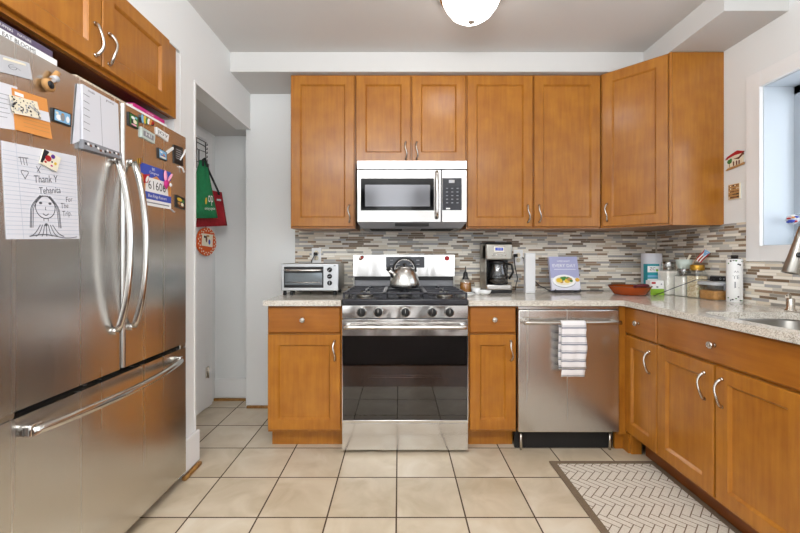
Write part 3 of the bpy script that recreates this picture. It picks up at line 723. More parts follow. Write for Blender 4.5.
# ------------------------------------------------------------------ outlets
def outlet(label, px, py, plug, w=.072, h=.116):
    d = YW-.011; t = thing('wall_outlet', label, 'outlet', (X(px, d), d, Z(py, d)))
    MB('white').box(-w/2, w/2, -.005, 0, -h/2, h/2, .003).build('cover_plate', t)
    b = MB('cream')
    for dz in (.02, -.02): b.lathe([(.017, 0), (.017, .002), (0, .002)], (0, -.005, dz), (0, -1, 0), 18)
    b.use('black')
    for dz in (.02, -.02):
        for dx in (-.006, .006): b.box(dx-.001, dx+.001, -.0078, -.0068, dz-.002, dz+.007)
    b.build('socket', t); return t
outlet('white outlet on the tiles above the toaster oven', 316.5, 255.5, True)
outlet('white outlet on the tiles right of the coffee maker', 518, 257.5, True)
def cord(name, label, pts, r=.0035, plug=None):
    b = MB('black')
    q = [Vector(p) for p in pts]; out = []
    for i in range(len(q)-1):
        p0, p1, p2, p3 = q[max(i-1, 0)], q[i], q[i+1], q[min(i+2, len(q)-1)]
        for k in range(8):
            t = k/8; out.append(.5*((2*p1)+(-p0+p2)*t+(2*p0-5*p1+4*p2-p3)*t*t+(-p0+3*p1-3*p2+p3)*t**3))
    out.append(q[-1]); b.tube(out, r, 8)
    if plug: px_, py_, pz_ = plug; b.box(px_-.013, px_+.013, py_-.03, py_, pz_-.012, pz_+.012, .004)
    return tag(b.build(name), label, 'cord')
d = YW-.019
cord('power_cord', 'black plug and cord from the outlet down behind the toaster oven', [(X(316, d), d-.02, Z(254, d)), (X(314.5, d), d-.03, Z(257, d)), (X(312.5, d), d-.03, Z(262, d)), (X(312, d), d-.04, 1.02), (X(312, d), d-.05, .912)], plug=(X(316, d), d, Z(254, d)))
cord('power_cord', 'black cord from the outlet beside the coffee maker down to the worktop', [(X(515, d), d-.02, Z(255.5, d)), (X(513, d), d-.03, Z(258, d)), (X(514.5, d), d-.03, Z(270, d)), (X(516, d), d-.035, Z(278, d)), (X(514.5, d), d-.04, .95), (X(513.5, d), d-.05, .9065)], plug=(X(515, d), d, Z(255.5, d)))
cord('power_cord', 'thin black cord lying along the back of the worktop behind the cookbook', [(X(521, d), d-.02, Z(257, d)), (X(526, d), d-.02, Z(262, d)), (X(531, d), d-.015, Z(275, d)), (X(537, d), d-.015, Z(284, d)), (X(543, d), d-.02, .925), (X(550, d), d-.03, .9062), (X(580, d), d-.035, .9062), (X(600, d), d-.05, .9062)], .003)

# ------------------------------------------------------------------ coffee maker
KY = 2.71; cx0 = X(486, KY); cW = .186
cm = thing('coffee_maker', 'black and steel drip coffee maker with glass carafe', 'coffee maker', (cx0, KY, ZT))
cD = .205
b = MB('black').box(0, cW, .0, cD, 0, .022, .006); b.use('steel_h').box(.004, cW-.004, -.004, .10, .020, .062, .010); b.build('base', cm)
MB('steel_soft').box(0, cW, .115, cD, .022, .355, .008).build('water_tank', cm)
MB('black').box(.004, cW-.004, .100, .116, .06, .24).build('back_column', cm)
MB('steel_soft').box(-.001, .006, .012, cD, .022, .346, .003).build('side_panel', cm)
hd = MB('steel_soft'); hd.box(-.001, cW+.001, -.004, .12, .232, .348, .012, 3); hd.use('black').box(.0, cW, .0, cD-.003, .346, .360, .008); ho = hd.build('brew_head', cm)
b = MB('nickel').box(.052, .130, -.007, -.003, .286, .330, .002); b.use('lcd').box(.064, .118, -.0085, -.006, .300, .320, .001); b.use('chrome')
for k in range(4): b.lathe([(.007, 0), (.006, .003), (0, .003)], (.048+.029*k, -.004, .268), (0, -1, 0), 12)
f = lambda x, y: Vector((.091+x, -.0088, .310+y)); b.use('ltgrey').text('12:00', f, .016); b.build('display_panel', ho)
b = MB('black').lathe([(.055, .10), (.03, .235)], (cW/2, .05, 0), seg=20, caps=True); b.build('filter_basket', ho)
cf = MB('glass').lathe([(.055, .066), (.068, .075), (.073, .11), (.066, .16), (.052, .205)], (cW/2, .045, 0), seg=28, caps=False)
co = cf.build('carafe', cm)
b = MB('black').lathe([(.053, .203), (.056, .213), (.05, .226), (0, .230)], (cW/2, .045, 0), seg=24); b.lathe([(.073, .118), (.075, .121), (.073, .124)], (cW/2, .045, 0), seg=28, caps=False)
b.tube([(cW/2+.05, .02, .21), (cW/2+.085, -.01, .20), (cW/2+.092, -.02, .15), (cW/2+.07, 0, .10)], .008, 8); b.build('carafe_handle', co)
MB(mat('coffee', '140a06', .1)).lathe([(.053, .0665), (.066, .076), (.070, .098), (0, .098)], (cW/2, .045, 0), seg=24).build('coffee_fill', co)

# ------------------------------------------------------------------ small things right of the range
ob = thing('oil_bottle', 'amber glass bottle with dark pourer beside the range', 'bottle', (X(465.5, 2.79), 2.79, ZT))
MB('oil').lathe([(.036, 0), (.040, .006), (.041, .05), (.037, .072)], seg=24).build('oil', ob, label='amber oil in the lower half')
MB('glass').lathe([(.0415, .0005), (.042, .06), (.037, .085), (.018, .115), (.014, .13)], seg=24, caps=False).build('glass', ob)
MB('black').lathe([(.026, .092), (.018, .112), (.016, .135), (.012, .145), (.004, .150), (.0032, .185), (0, .186)], seg=18).build('pourer', ob)
sr = MB('white').lathe([(.030, 0), (.052, .012), (.056, .022), (.051, .021), (.028, .005), (0, .004)], seg=28, sx=1.0, sy=.75); sr.use('black_ink').lathe([(.0562, .0205), (.0568, .0225), (.0555, .0235)], seg=28, sx=1, sy=.75, caps=False)
tag(sr.build('spoon_rest', None, (X(466.5, 2.52), 2.52, ZT)), 'white dark-rimmed oval spoon rest on the worktop beside the cooktop', 'dish')
tag(MB('white').lathe([(.018, 0), (.024, .004), (.029, .045), (.0265, .045), (.022, .006), (0, .005)], seg=24).build('ramekin', None, (X(476, 2.60), 2.60, ZT)), 'tiny white cup on the worktop left of the coffee maker', 'cup')
tag(MB('white').lathe([(.022, 0), (.036, .010), (.046, .030), (.0435, .030), (.033, .012), (0, .006)], seg=26).build('dipping_bowl', None, (X(484.5, 2.60), 2.60, ZT)), 'small white bowl on the worktop in front of the coffee maker', 'bowl')
wb = MB(mat('matte_white', 'dadadb', .5)).box(-.036, .036, -.02, .02, 0, .283, .006, 3); wb.use('ltgrey').box(-.03, .03, -.0208, -.019, .012, .014)
tag(wb.build('white_panel_device', None, (X(529.6, 2.72), 2.72, ZT)), 'tall slim white upright box between the coffee maker and the cookbook', 'box')

# cookbook on a stand
BY = 2.735; bx = X(566.5, BY); bw, bh = .205, .245; tilt = .26; ct, st_ = math.cos(tilt), math.sin(tilt)
def bk(u, v, off=0): return Vector((u, v*st_-off*ct-.001, .020+v*ct+off*st_+0))
cbk = thing('cookbook', 'cookbook with lavender cover and a plate of food, propped upright on a metal stand', 'book', (bx, BY, ZT))
b = MB(mat('lavender_cover', 'a6a8cc', .4))
b.poly([bk(-bw/2, 0), bk(bw/2, 0), bk(bw/2, bh), bk(-bw/2, bh)], Vector((0, .004*ct, -.004*st_)))
b.poly([bk(-bw/2, 0, -.022), bk(bw/2, 0, -.022), bk(bw/2, bh, -.022), bk(-bw/2, bh, -.022)], Vector((0, .003*ct, -.003*st_)))
b.use(mat('lower_cover_grey', 'd9d8e2', .4)).poly([bk(-bw/2, 0, .0004), bk(bw/2, 0, .0004), bk(bw/2, bh*.36, .0004), bk(-bw/2, bh*.36, .0004)])
fb = lambda o_: (lambda x, y: bk(x, y, o_))
b.use('white').text('WEEKNIGHT', lambda x, y: bk(x, bh*.86+y, .0012), .016).text('EVERY DAY', lambda x, y: bk(x, bh*.72+y, .0012), .033)
b.box(0, 0, 0, 0, 0, 0) if False else None
b.stroke([(-bw*.36, bh*.615), (bw*.40, bh*.615)], .003, fb(.0012))
b.use('greyc').blob(-.01, bh*.255, .082, .046, fb(.0006), 24); b.use('white').blob(-.010, bh*.27, .082, .045, fb(.0010), 24); b.use('cream').blob(-.010, bh*.275, .064, .033, fb(.0014), 24)
for (u, v, r, m_) in ((-.045, .285, .022, 'yellow'), (-.02, .33, .020, 'leaf'), (.012, .27, .022, 'yellow'), (.03, .31, .018, 'tan'), (-.005, .35, .016, 'leaf'), (.02, .345, .014, 'leaf'), (-.03, .24, .014, 'tan'), (.04, .27, .012, 'leaf')):
    b.use(m_).blob(u, v*bh, r, r*.75, fb(.0018+.0002*abs(u)*10))
b.use('gold').blob(.085, bh*.30, .016, .014, fb(.0014))
b.build('cover', cbk)
MB('cream').poly([bk(-bw/2+.003, .003, -.0045), bk(bw/2-.004, .003, -.0045), bk(bw/2-.004, bh-.003, -.0045), bk(-bw/2+.003, bh-.003, -.0045)], Vector((0, .0165*ct, -.0165*st_))).build('pages', cbk)
cs = thing('book_stand', 'dark metal wire stand holding the cookbook upright', 'stand', (bx, BY, ZT))
b = MB('iron')
b.tube([(-.085, -.022, .028), (-.092, -.024, .010), (-.07, -.024, .006), (.07, -.024, .006), (.092, -.024, .010), (.085, -.022, .028)], .0035, 8)
b.tube([(-.08, -.024, .006), (-.08, .13, .0045)], .0035, 8).tube([(.08, -.024, .006), (.08, .13, .0045)], .0035, 8)
b.tube([(-.08, .13, .0045), (.08, .13, .0045)], .0035, 8).tube([(-.09, -.004, .0155), (.09, -.004, .0155)], .0035, 8); b.build('frame', cs)
b = MB('iron').tube([(-.05, .13, .006), (-.03, .098, .20), (.03, .098, .20), (.05, .13, .006)], .0035, 8); b.build('back_rest', cs)

# orange pan
pn = thing('orange_pan', 'shallow orange pan with a maroon grip, in the corner of the worktop', 'pan', (X(629.5, 2.62), 2.62, ZT))
MB('copper').lathe([(.085, 0), (.10, .006), (.128, .052), (.131, .058), (.127, .058), (.097, .010), (0, .007)], seg=40).build('body', pn)
MB('brown').lathe([(.128, .0535), (.1325, .0585), (.1325, .061), (.1265, .0605)], seg=40, caps=False).build('rim', pn)
b = MB('maroon').tube([(-.045, -.125, .062), (-.030, -.143, .070), (0, -.148, .074), (.030, -.143, .070), (.045, -.125, .062)], .010, 10); b.build('grip', pn)

# paper towel roll
pr = thing('paper_towel_roll', 'white paper towel roll standing in the far corner of the worktop', 'paper towel', (X(651.5, 2.80), 2.80, ZT))
b = MB('paper').lathe([(.020, 0), (.064, 0), (.066, .004), (.066, .276), (.064, .280), (.020, .280)], seg=36); b.build('roll', pr)
MB('tan').lathe([(.020, .0), (.020, .2805), (.0185, .2805), (.0185, .0)], seg=20, caps=False).build('core', pr)
def carton(name, label, px0, px1, py0, d, dep, face, rz=0):
    x0, x1 = X(px0, d), X(px1, d); w = x1-x0; h = Z(py0, d)-ZT
    t = thing(name, label, 'carton', ((x0+x1)/2, d, ZT), rz); b = MB(face[0]); b.box(-w/2, w/2, 0, dep, 0, h, .001)
    for m_, u0, u1, v0, v1 in face[1:]: b.use(m_).poly([(w*(u0-.5), -.0006, h*v0), (w*(u1-.5), -.0006, h*v0), (w*(u1-.5), -.0006, h*v1), (w*(u0-.5), -.0006, h*v1)])
    return t, b, w, h
t, b, w, h = carton('teal_carton', 'tall teal and white carton in front of the paper towel roll', 647.5, 659.5, 264, 2.68, .045,
    ['teal', ('white', .0, 1, .72, .93), ('white', 0, 1, .33, .50), ('skyb', .0, 1, .55, .62)])
f = lambda x, y: Vector((x-.008, -.0012, h*.83+y)); b.use('black_ink').text('ZC', f, .030); b.use('green').blob(w*.30, h*.79, .009, .009, lambda x, y: Vector((x, -.0011, y)))
b.use('teal').stroke([(-w*.35, h*.44), (w*.35, h*.44)], .006, lambda x, y: Vector((x, -.0011, y))).stroke([(-w*.35, h*.38), (w*.2, h*.38)], .004, lambda x, y: Vector((x, -.0011, y))); b.build('box', t)
t, b, w, h = carton('sweetener_box', 'small white and lime green box in front of the teal carton', 650.5, 664, 280.5, 2.585, .05, ['white', ('green', 0, 1, .0, .42), ('yellow', .2, .8, .08, .14)])
b.use('red').poly([(-w*.42, -.001, h*.76), (-w*.12, -.001, h*.76), (-w*.12, -.001, h*.90), (-w*.42, -.001, h*.90)]); b.use('greyc').blob(0, h*.55, .008, .006, lambda x, y: Vector((x, -.001, y))).blob(w*.3, h*.74, .005, .005, lambda x, y: Vector((x, -.001, y))); b.build('box', t)

# jars along the right-hand wall
def sq(hw_, z, r): return [(x, y, z) for x, y in rrect(-hw_, hw_, -hw_, hw_, r, 4)]
def square_jar(label, px, d, w, h, fill, fh, lid, group=None, rz=0.0, hlid=.03):
    t = thing('storage_jar', label, 'jar', (X(px, d), d, ZT), rz); q = w/2
    MB('glass').loft([sq(q-.004, 0, .012), sq(q, .006, .016), sq(q, h-.045, .016), sq(q*.78, h-.025, .02), sq(q*.74, h-.012, .02)], True, False, True).build('glass', t)
    MB(fill).loft([sq(q-.006, .003, .012), sq(q-.0035, .008, .014), sq(q-.0035, fh, .014)], True, True, False).build('contents', t)
    b = MB(lid); b.lathe([(q*.80, h-.018), (q*.86, h-.014), (q*.86, h+hlid-.018), (q*.80, h+hlid-.012), (0, h+hlid-.012)], seg=28); b.build('lid', t)
    return t, h+hlid-.012
square_jar('square glass jar nearly full of white flour, behind the small green box', 668.5, 2.62, .100, .185, 'flour', .160, 'lidglass', rz=.1, hlid=.05)
j2, jh = square_jar('square glass jar of white sugar with a mint bowl on its lid', 684, 2.515, .086, .168, 'flour', .128, 'lidglass', rz=.1, hlid=.022)
j3, jh3 = square_jar('square glass jar of oats with a gold lid and a flag pick', 697.2, 2.425, .088, .188, 'oats', .135, 'gold', rz=.1, hlid=.03)
mb_ = thing('mortar_bowl', 'small pale mint bowl with a pestle, sitting on a jar lid', 'bowl', (j2.location.x, j2.location.y, ZT+jh+.0005))
MB('mint').lathe([(.024, 0), (.034, .006), (.042, .03), (.045, .060), (.041, .060), (.037, .03), (.02, .010), (0, .009)], seg=30).build('bowl', mb_)
MB('cream').tube([(.0, .0, .014), (.022, -.006, .06), (.034, -.010, .090)], [.009, .006, .007], 10).build('pestle', mb_)
# flag pick
fl = thing('flag_pick', 'small red, white and blue flag with one star, on the gold-lidded jar', 'flag', (j3.location.x, j3.location.y, ZT+jh3+.0005))
MB('tan').tube([(-.028, 0, 0.002), (.022, 0, .075)], .0018, 6).build('stick', fl)
b = MB('white'); R = Vector((.50, -.25, .83)).normalized()*.080; Dn = Vector((.9, 0, -.5)).normalized()*.042; o0 = Vector((-.012, 0, .030))
def fp(u, v, e=0): return o0 + R*(1-u) + Dn*v + Vector((0, -e-.004*math.sin(u*6), 0))
n = 10
b.loft([[fp(i/n, v) for i in range(n+1)] for v in (0, .5, 1)], False, False, True, False)
for k in (0, 2, 4):
    b.use('red').loft([[fp(i/n, k/5, .0008) for i in range(n+1)], [fp(i/n, (k+1)/5, .0008) for i in range(n+1)]], False, False, True, False)
b.use('skyb').poly([fp(0, 0, .0045), fp(.55, .5, .0060), fp(0, 1, .0045)])
star = [((.14+ (.055 if k % 2 == 0 else .022)*math.cos(2*PI*k/10)), .5+(.11 if k % 2 == 0 else .045)*math.sin(2*PI*k/10)) for k in range(10)]
b.use('white').poly([fp(u, v, .0062) for u, v in star]); b.build('cloth', fl)
# clip-top container
cj = thing('clip_container', 'low clear container of brown grain with a grey clip lid, beside the floral canister', 'container', (X(715.5, 2.31), 2.31, ZT), .12)
q = .064
MB('glass').loft([sq(q-.006, 0, .02), sq(q, .008, .024), sq(q, .092, .024)], True, False, True).build('tub', cj)
MB('sugar').loft([sq(q-.008, .003, .02), sq(q-.004, .010, .022), sq(q-.004, .055, .022)], True, True, False).build('contents', cj)
b = MB(mat('frosted_lid', 'b9bcc0', .3)).loft([sq(q+.002, .088, .024), sq(q+.004, .092, .024), sq(q+.004, .106, .024), sq(q-.006, .110, .02)], True, True, False)
b.use('greyc').box(-.02, .02, -q-.010, -q-.003, .060, .098, .003); b.build('lid', cj)
# long utensil with black handle, leaning on the container
d_ = 2.24
ut = thing('long_handled_utensil', 'long thin metal utensil with a black handle, propped across the jars', 'utensil', (0, 0, 0))
pA = Vector((X(655, 2.36), 2.36, .906)); pB = Vector((X(694, 2.27), 2.27, Z(279.5, 2.27))); pC = Vector((X(712, 2.235), 2.235, Z(278.5, 2.235))); pD = Vector((X(727, 2.245), 2.245, Z(277.5, 2.245)))
pC = Vector((X(712, 2.30), 2.30, 1.022)); pD = Vector((X(727, 2.30), 2.30, 1.022)); pB = Vector((X(696, 2.335), 2.335, 1.018)); pA = Vector((X(654, 2.50), 2.50, .9045))
MB('iron').tube([pA, pA.lerp(pB, .5)+Vector((0, 0, .002)), pB, pC], .0024, 8).build('shaft', ut)
b = MB('black'); b.box(pC.x-.002, pD.x, pC.y-.018, pC.y+.018, 1.0125, 1.042, .004); b.use('ltgrey')
f = lambda x, y: Vector(((pC.x+pD.x)/2+x, pC.y-.0186, 1.027+y)); b.text('O  III', f, .016); b.build('handle', ut)
# floral canister
fc_ = thing('floral_canister', 'tall white canister with a dark leaf border and vertical lettering, nearest the window', 'canister', (X(734.5, 2.195), 2.195, ZT))
q = .0375
b = MB('white').lathe([(q-.002, 0), (q, .003), (q, .240), (q-.002, .243), (q-.006, .244)], seg=36); bcan = b
MB('black').lathe([(.016, .244), (.017, .262), (.014, .266), (0, .266)], seg=18).lathe([(.030, .2435), (.028, .247), (0, .247)], seg=24).build('lid', fc_)
def cf(r): return lambda x, y: Vector(((r)*math.sin(x/q), -(r)*math.cos(x/q), y))
b = bcan; b.use('black_ink'); g_ = cf(q+.0006); rr = random.Random(3)
for z_ in (.022, .222):
    for k in range(11):
        b.use('black_ink' if k % 3 else 'leaf'); a = -.055+.011*k; b.blob(a+rr.uniform(-.003, .003), z_+rr.uniform(-.013, .013), rr.uniform(.003, .006), rr.uniform(.0025, .005), g_, 8)
b.use('greyc')
def cv(x0, y0): return lambda x, y: g_(x0 - y, y0 + x)
ch = lambda x0, y0: (lambda x, y: g_(x0+x, y0+y))
b.text('AA', ch(-.018, .172), .016).text('TE', ch(-.020, .140), .028); b.text('L', ch(-.018, .096), .052).use('ltgrey')
for k in range(9): b.stroke([(.022, .05+.016*k), (.022, .06+.016*k)], .006, g_)
b.use('black_ink'); b.build('body', fc_, normals=False)
# soap dispenser
sd = thing('soap_dispenser', 'small stainless soap dispenser on the worktop behind the sink', 'soap dispenser', (X(790.5, 1.83), 1.83, ZT))
MB('nickel').lathe([(.022, 0), (.022, .006), (.016, .010), (.016, .055), (.013, .060), (0, .061)], seg=22).build('body', sd)
MB('nickel').tube([(0, 0, .056), (0, 0, .075), (-.012, -.006, .080), (-.036, -.018, .074)], .0042, 10).build('nozzle', sd)
# faucet
fa = thing('faucet', 'brushed steel pull-down faucet arching over the sink', 'faucet', (1.875, 1.47, ZT))
MB('steel_soft').lathe([(.030, 0), (.030, .01), (.024, .018), (.024, .09), (.018, .10)], seg=24).build('base', fa)
hx, hy = X(790.2, 1.575)-1.875, 1.575-1.47
pts = [(0, 0, .09), (0, 0, .20), (0, 0, .31)]
for k in range(1, 15):
    a = PI*.92*k/14; q_ = (1-math.cos(a))/(1-math.cos(PI*.92))*.86; pts.append((hx*q_, hy*q_, .345+.135*math.sin(a)))
b = MB('steel_soft').tube(pts, .0125, 14); b.build('spout', fa)
hT = Vector(pts[-1]); hB = Vector((hx, hy, .188))
b = MB('steel_soft').tube([hT, hT.lerp(hB, .3), hT.lerp(hB, .62), hT.lerp(hB, .97), hB], [.0145, .017, .022, .0285, .027], 20)
b.use('black'); mid = hT.lerp(hB, .60); b.lathe([(.011, 0), (.010, .004), (0, .005)], mid+Vector((-.008, -.022, 0)), (-.25, -1, .2), 16, sx=1.0); b.lathe([(.022, 0), (0, .001)], hB, hB-hT, 18)
b.build('spray_head', fa)
MB('steel_soft').tube([(0, -.02, .07), (0, -.05, .075), (0, -.10, .10)], [.008, .007, .005], 10).build('lever', fa)

# window ornament
wo = thing('window_ornament', 'small red, white and blue stained ornament hanging in the window', 'ornament', (2.085, 2.04, 1.355))
b = MB('ltgrey').lathe([(0, -.026), (.018, -.020), (.028, 0), (.022, .018), (.010, .026), (0, .027)], (0, 0, 0), (0, 0, 1), 20)
for m_, az, zz, rr_ in (('blue', 215, -.008, .017), ('red', 250, -.010, .012), ('red', 190, .006, .012), ('orange', 235, .010, .010), ('blue', 265, .012, .012), ('white', 225, .018, .008), ('blue', 180, -.012, .011)):
    a = math.radians(az); b.use(m_).lathe([(0, -rr_*.6), (rr_*.8, -rr_*.3), (rr_, 0), (rr_*.8, rr_*.3), (0, rr_*.6)], (.020*math.cos(a), .020*math.sin(a), zz), (0, 0, 1), 12)
b.build('glass_ball', wo)
MB('glass').lathe([(.016, 0), (.013, .003), (.004, .008), (.003, .014)], (.0545+.0, 0, .03), (-1, 0, 0), 16).tube([(.045, 0, .03), (.02, 0, .034), (0, 0, .022)], .0014, 6).build('suction_hook', wo)

# ------------------------------------------------------------------ wall ornaments between cabinet and window
wx = XR-.001
def wp(px, py): d = F*XR/(px-CX); return d, Z(py, d)
y_, z_ = wp(736, 161)
ho = thing('house_plaque', 'small painted clay house plaque on the right wall, above the square plaque', 'wall plaque', (wx, y_, z_))
q = lambda u, v, e=0: Vector((-.006-e, -u*.92, v*.95))          # u to the viewer's right (towards -Y)
b = MB('cream').poly([q(-.055, -.042), q(.058, -.030), q(.058, .035), q(.02, .050), (q(-.05, .032))], Vector((.006, 0, 0))).build('wall', ho)
b = MB('red'); b.poly([q(-.072, .022, .002), q(-.055, .038, .002), q(.0, .056, .002), q(.02, .060, .002), q(.062, .045, .002), (q(.055, .036, .002)), q(.0, .036, .002)], Vector((.008, 0, 0)))
b.use('brown').poly([q(-.01, .015, .002), q(.03, .018, .002), q(.058, .040, .002), q(.062, .028, .002), q(.03, .006, .002)], Vector((.006, 0, 0))); b.build('roof', ho)
b = MB('tan').poly([q(-.068, -.048, .003), q(.066, -.034, .003), q(.068, -.022, .003), q(-.050, -.036, .003)], Vector((.008, 0, 0))); b.build('ground', ho)
b = MB('brown'); q3 = lambda x, y: q(x, y, .0012)
for u in (-.008, .014, .032): b.poly([q(u-.005, -.028, .001), q(u+.005, -.027, .001), q(u+.005, -.004, .001), q(u, .001, .001), q(u-.005, -.004, .001)])
b.use('leaf').blob(-.038, .004, .018, .014, q3).blob(-.028, .012, .010, .009, lambda x, y: q(x, y, .002)); b.use('brown').stroke([(-.038, -.005), (-.036, -.034)], .004, q3); b.build('painted_detail', ho)
y_, z_ = wp(735.3, 191.5)
b = MB('cream').box(-.008, 0, -.040, .040, -.046, .046, .002); b.use('tan').box(-.009, -.007, -.036, .036, -.042, .042)
q = lambda x, y: Vector((-.0096, -x, y)); rr = random.Random(5)
for j in range(5):
    for i in range(7): b.use(('brown', 'black_ink', 'cream', 'brown')[rr.randrange(4)]).blob(-.030+.010*i, -.034+.017*j, rr.uniform(.003, .006), rr.uniform(.002, .006), q, 8)
tag(b.build('square_plaque', None, (wx, y_, z_)), 'small square brown mosaic plaque on the right wall, below the house plaque', 'wall plaque')

# ------------------------------------------------------------------ ceiling lamp
cl = thing('ceiling_lamp', 'round flush ceiling lamp with white glass bowl and metal finial', 'ceiling light', (.372, 1.975, ZC))
MB('nickel').lathe([(.0, 0), (.165, 0), (.172, -.012), (.168, -.040), (.160, -.046), (.150, -.044), (0, -.042)], seg=40).build('base_ring', cl)
MB('lamp').lathe([(.150, -.0465), (.147, -.062), (.132, -.094), (.106, -.130), (.070, -.156), (.034, -.169), (0, -.172)], seg=40, caps=False).build('lamp_shade', cl)
MB('nickel').lathe([(.016, -.1725), (.018, -.177), (.012, -.183), (.005, -.186), (.0055, -.192), (0, -.196)], seg=18).build('finial', cl)

# ------------------------------------------------------------------ rug
def clip(poly, x0, x1, y0, y1):
    for ax, lim, sgn in ((0, x0, 1), (0, x1, -1), (1, y0, 1), (1, y1, -1)):
        out = []
        for i in range(len(poly)):
            a, c = poly[i-1], poly[i]; da, dc = (a[ax]-lim)*sgn, (c[ax]-lim)*sgn
            if (da >= 0) != (dc >= 0): t = da/(da-dc); out.append((a[0]+(c[0]-a[0])*t, a[1]+(c[1]-a[1])*t))
            if dc >= 0: out.append(c)
        poly = out
        if not poly: return []
    return poly
RX0, RX1, RY0, RY1 = .845, 1.434, 1.15, 2.172
b = MB('rug_dark').box(RX0, RX1, RY0, RY1, .0005, .008, .003)
b.use('rug_light'); Wd, Ln, gp = .0325, .0975, .0042; c45 = math.sqrt(.5)
for i in range(-60, 60):
    for j in range(-30, 30):
        ox, oy = i*Wd+j*Ln, i*Wd-j*Ln
        for (x0, y0, lx, ly) in ((0, 0, Ln, Wd), (0, Wd, Wd, Ln)):
            pp = [(x0+gp/2, y0+gp/2), (x0+lx-gp/2, y0+gp/2), (x0+lx-gp/2, y0+ly-gp/2), (x0+gp/2, y0+ly-gp/2)]
            pp = [((ox+x)*c45+(oy+y)*c45+1.1, -(ox+x)*c45+(oy+y)*c45+1.7) for x, y in pp]
            pp = clip(pp, RX0+.034, RX1-.034, RY0+.034, RY1-.034)
            if len(pp) > 2:
                try: b.poly([(x, y, .0088) for x, y in pp])
                except ValueError: pass
tag(b.build('kitchen_rug', normals=True), 'cream rug with dark herringbone lines and a taupe border, in front of the sink cabinets', 'rug')

# ------------------------------------------------------------------ bags and rack in the alcove
xr = XA+.031
rk = thing('wire_rack', 'black wire hook rack hanging over the top of the alcove door', 'rack', (xr, 2.80, 0))
b = MB('black')
def wpt(px, py, xx): d = F*xx/(px-CX); return Vector((xx-xr, d-2.80, Z(py, d)))
for pa, pb in (((190, 134), (206.5, 143)), ((190, 138), (206, 147)), ((190, 146), (205, 152)), ((205.5, 143), (206, 163)), ((196.5, 137), (196.8, 168)), ((190, 160), (205, 163))):
    b.tube([wpt(*pa, xr+.005), wpt(*pb, xr+.005)], .0028, 6)
for py in (145, 149, 153, 157, 161): b.tube([wpt(205.7, py, xr+.005), wpt(207.3, py+.6, xr+.03), wpt(207.2, py-1.2, xr+.035)], .0025, 6)
b.tube([wpt(190, 134, xr+.005), wpt(190, 130, xr+.005)], .003, 6); b.tube([wpt(199, 150, xr+.005), wpt(199, 168, xr+.005), wpt(201, 169, xr+.05), wpt(203, 166, xr+.06)], .0035, 6); b.build('wires', rk)
def bag(name, label, col, quad, zs, handle, dep, tap=.30):
    """quad: ((x,y) left edge, (x,y) right edge) seen from the kitchen; zs: top and bottom"""
    (ax, ay), (bx_, by_) = quad; A = Vector((ax, ay, 0)); B = Vector((bx_, by_, 0)); Dv = B-A; L = Dv.length; Dv.normalize(); Nn = Vector((Dv.y, -Dv.x, 0))
    t = thing(name, label, 'bag', (ax, ay, 0)); z1, z0 = zs
    def P(u, v, e): # u across, v height 0..1; narrower at the top
        ins = tap*v
        return Dv*(L*(ins*.75+(1-ins*1.3)*u)) + Nn*e + Vector((0, 0, z0+(z1-z0)*v+.03*(u-.5)*(1-v)))
    n = 8; front = []; 
    b = MB(col)
    loops = []
    for j in range(7):
        v = j/6; wv = dep*(1-.75*v)
        fr_ = [P(i/n, v, wv/2+.006*math.sin(i*1.1+j*.8)*(0 < i < n)) for i in range(n+1)]; bk_ = [P(i/n, v, -wv/2) for i in range(n, -1, -1)]
        loops.append(fr_+bk_)
    b.loft(loops, True, True, True); bo = b.build('body', t)
    b = MB('black'); 
    hp = Dv*(L*handle[0])+Vector((0, 0, handle[1]))+Nn*.01
    for u in (.22, .80): b.tube([P(u, .90, dep*.2+.008), P(u, 1.0, dep*.2), hp.lerp(P(u, 1, 0), .4), hp], .008, 8, .5)
    b.build('handle', t)
    return t, bo, P
t, bo, P = bag('green_shopping_bag', 'green cloth shopping bag with white lettering hanging by the alcove door', 'bag_green', ((-1.425, 2.58), (-1.367, 2.86)), (1.84, 1.43), (.60, 1.86), .05, .62)
g3 = lambda x, y: P(.62+x, .42+y, .036)
MB('white').text('op', lambda x, y: P(.72+x*1.0, .36+y, .034), .26).text('coming together', lambda x, y: P(.66+x*.9, .17+y, .037), .075).use('yellow').blob(.50, .30, .045, .06, lambda x, y: P(x, y, .034)).build('print', bo, normals=False)
t, bo, P = bag('red_shopping_bag', 'red cloth shopping bag with black handles hanging behind the green bag', 'bag_red', ((-1.462, 2.76), (-1.345, 3.00)), (1.655, 1.385), (.25, 1.86), .02)
MB('white').box(0, 0, 0, 0, 0, 0) if False else None
MB('ltgrey').poly([P(.62, .72, .022), P(.82, .72, .022), P(.82, .77, .022), P(.62, .77, .022)]).build('tag', bo)
# pot holder
t = thing('pot_holder', 'orange polka-dot cloth hanging below the bags by the alcove door', 'pot holder', (-1.435, 2.86, 1.27))
b = MB('orange_dot'); pv = lambda x, y: Vector((.008+.15*x, x, y)); rr = random.Random(2)
ring = [(1.25*.085*math.cos(2*PI*k/24)*(1+.03*math.sin(5*k)), .102*math.sin(2*PI*k/24)) for k in range(24)]
b.loft([[pv(x, y)-Vector((.012, 0, 0)) for x, y in ring], [pv(x*1.04, y*1.04)-Vector((.004, 0, 0)) for x, y in ring], [pv(x, y)+Vector((.003, 0, 0)) for x, y in ring]], True, True, False)
po = lambda e: (lambda x, y: pv(x, y)+Vector((.0035+e, 0, 0)))
b.use('cream')
for k in range(18):
    for r_ in (.80, .93): a = 2*PI*(k+(.5 if r_ > .9 else 0))/18; b.blob(1.25*.085*r_*math.cos(a), .102*r_*math.sin(a), .006, .006, po(.0002), 8)
b.poly([po(.0004)(x, y) for x, y in ((-.065, -.03), (.06, -.04), (.065, .055), (-.06, .06))])
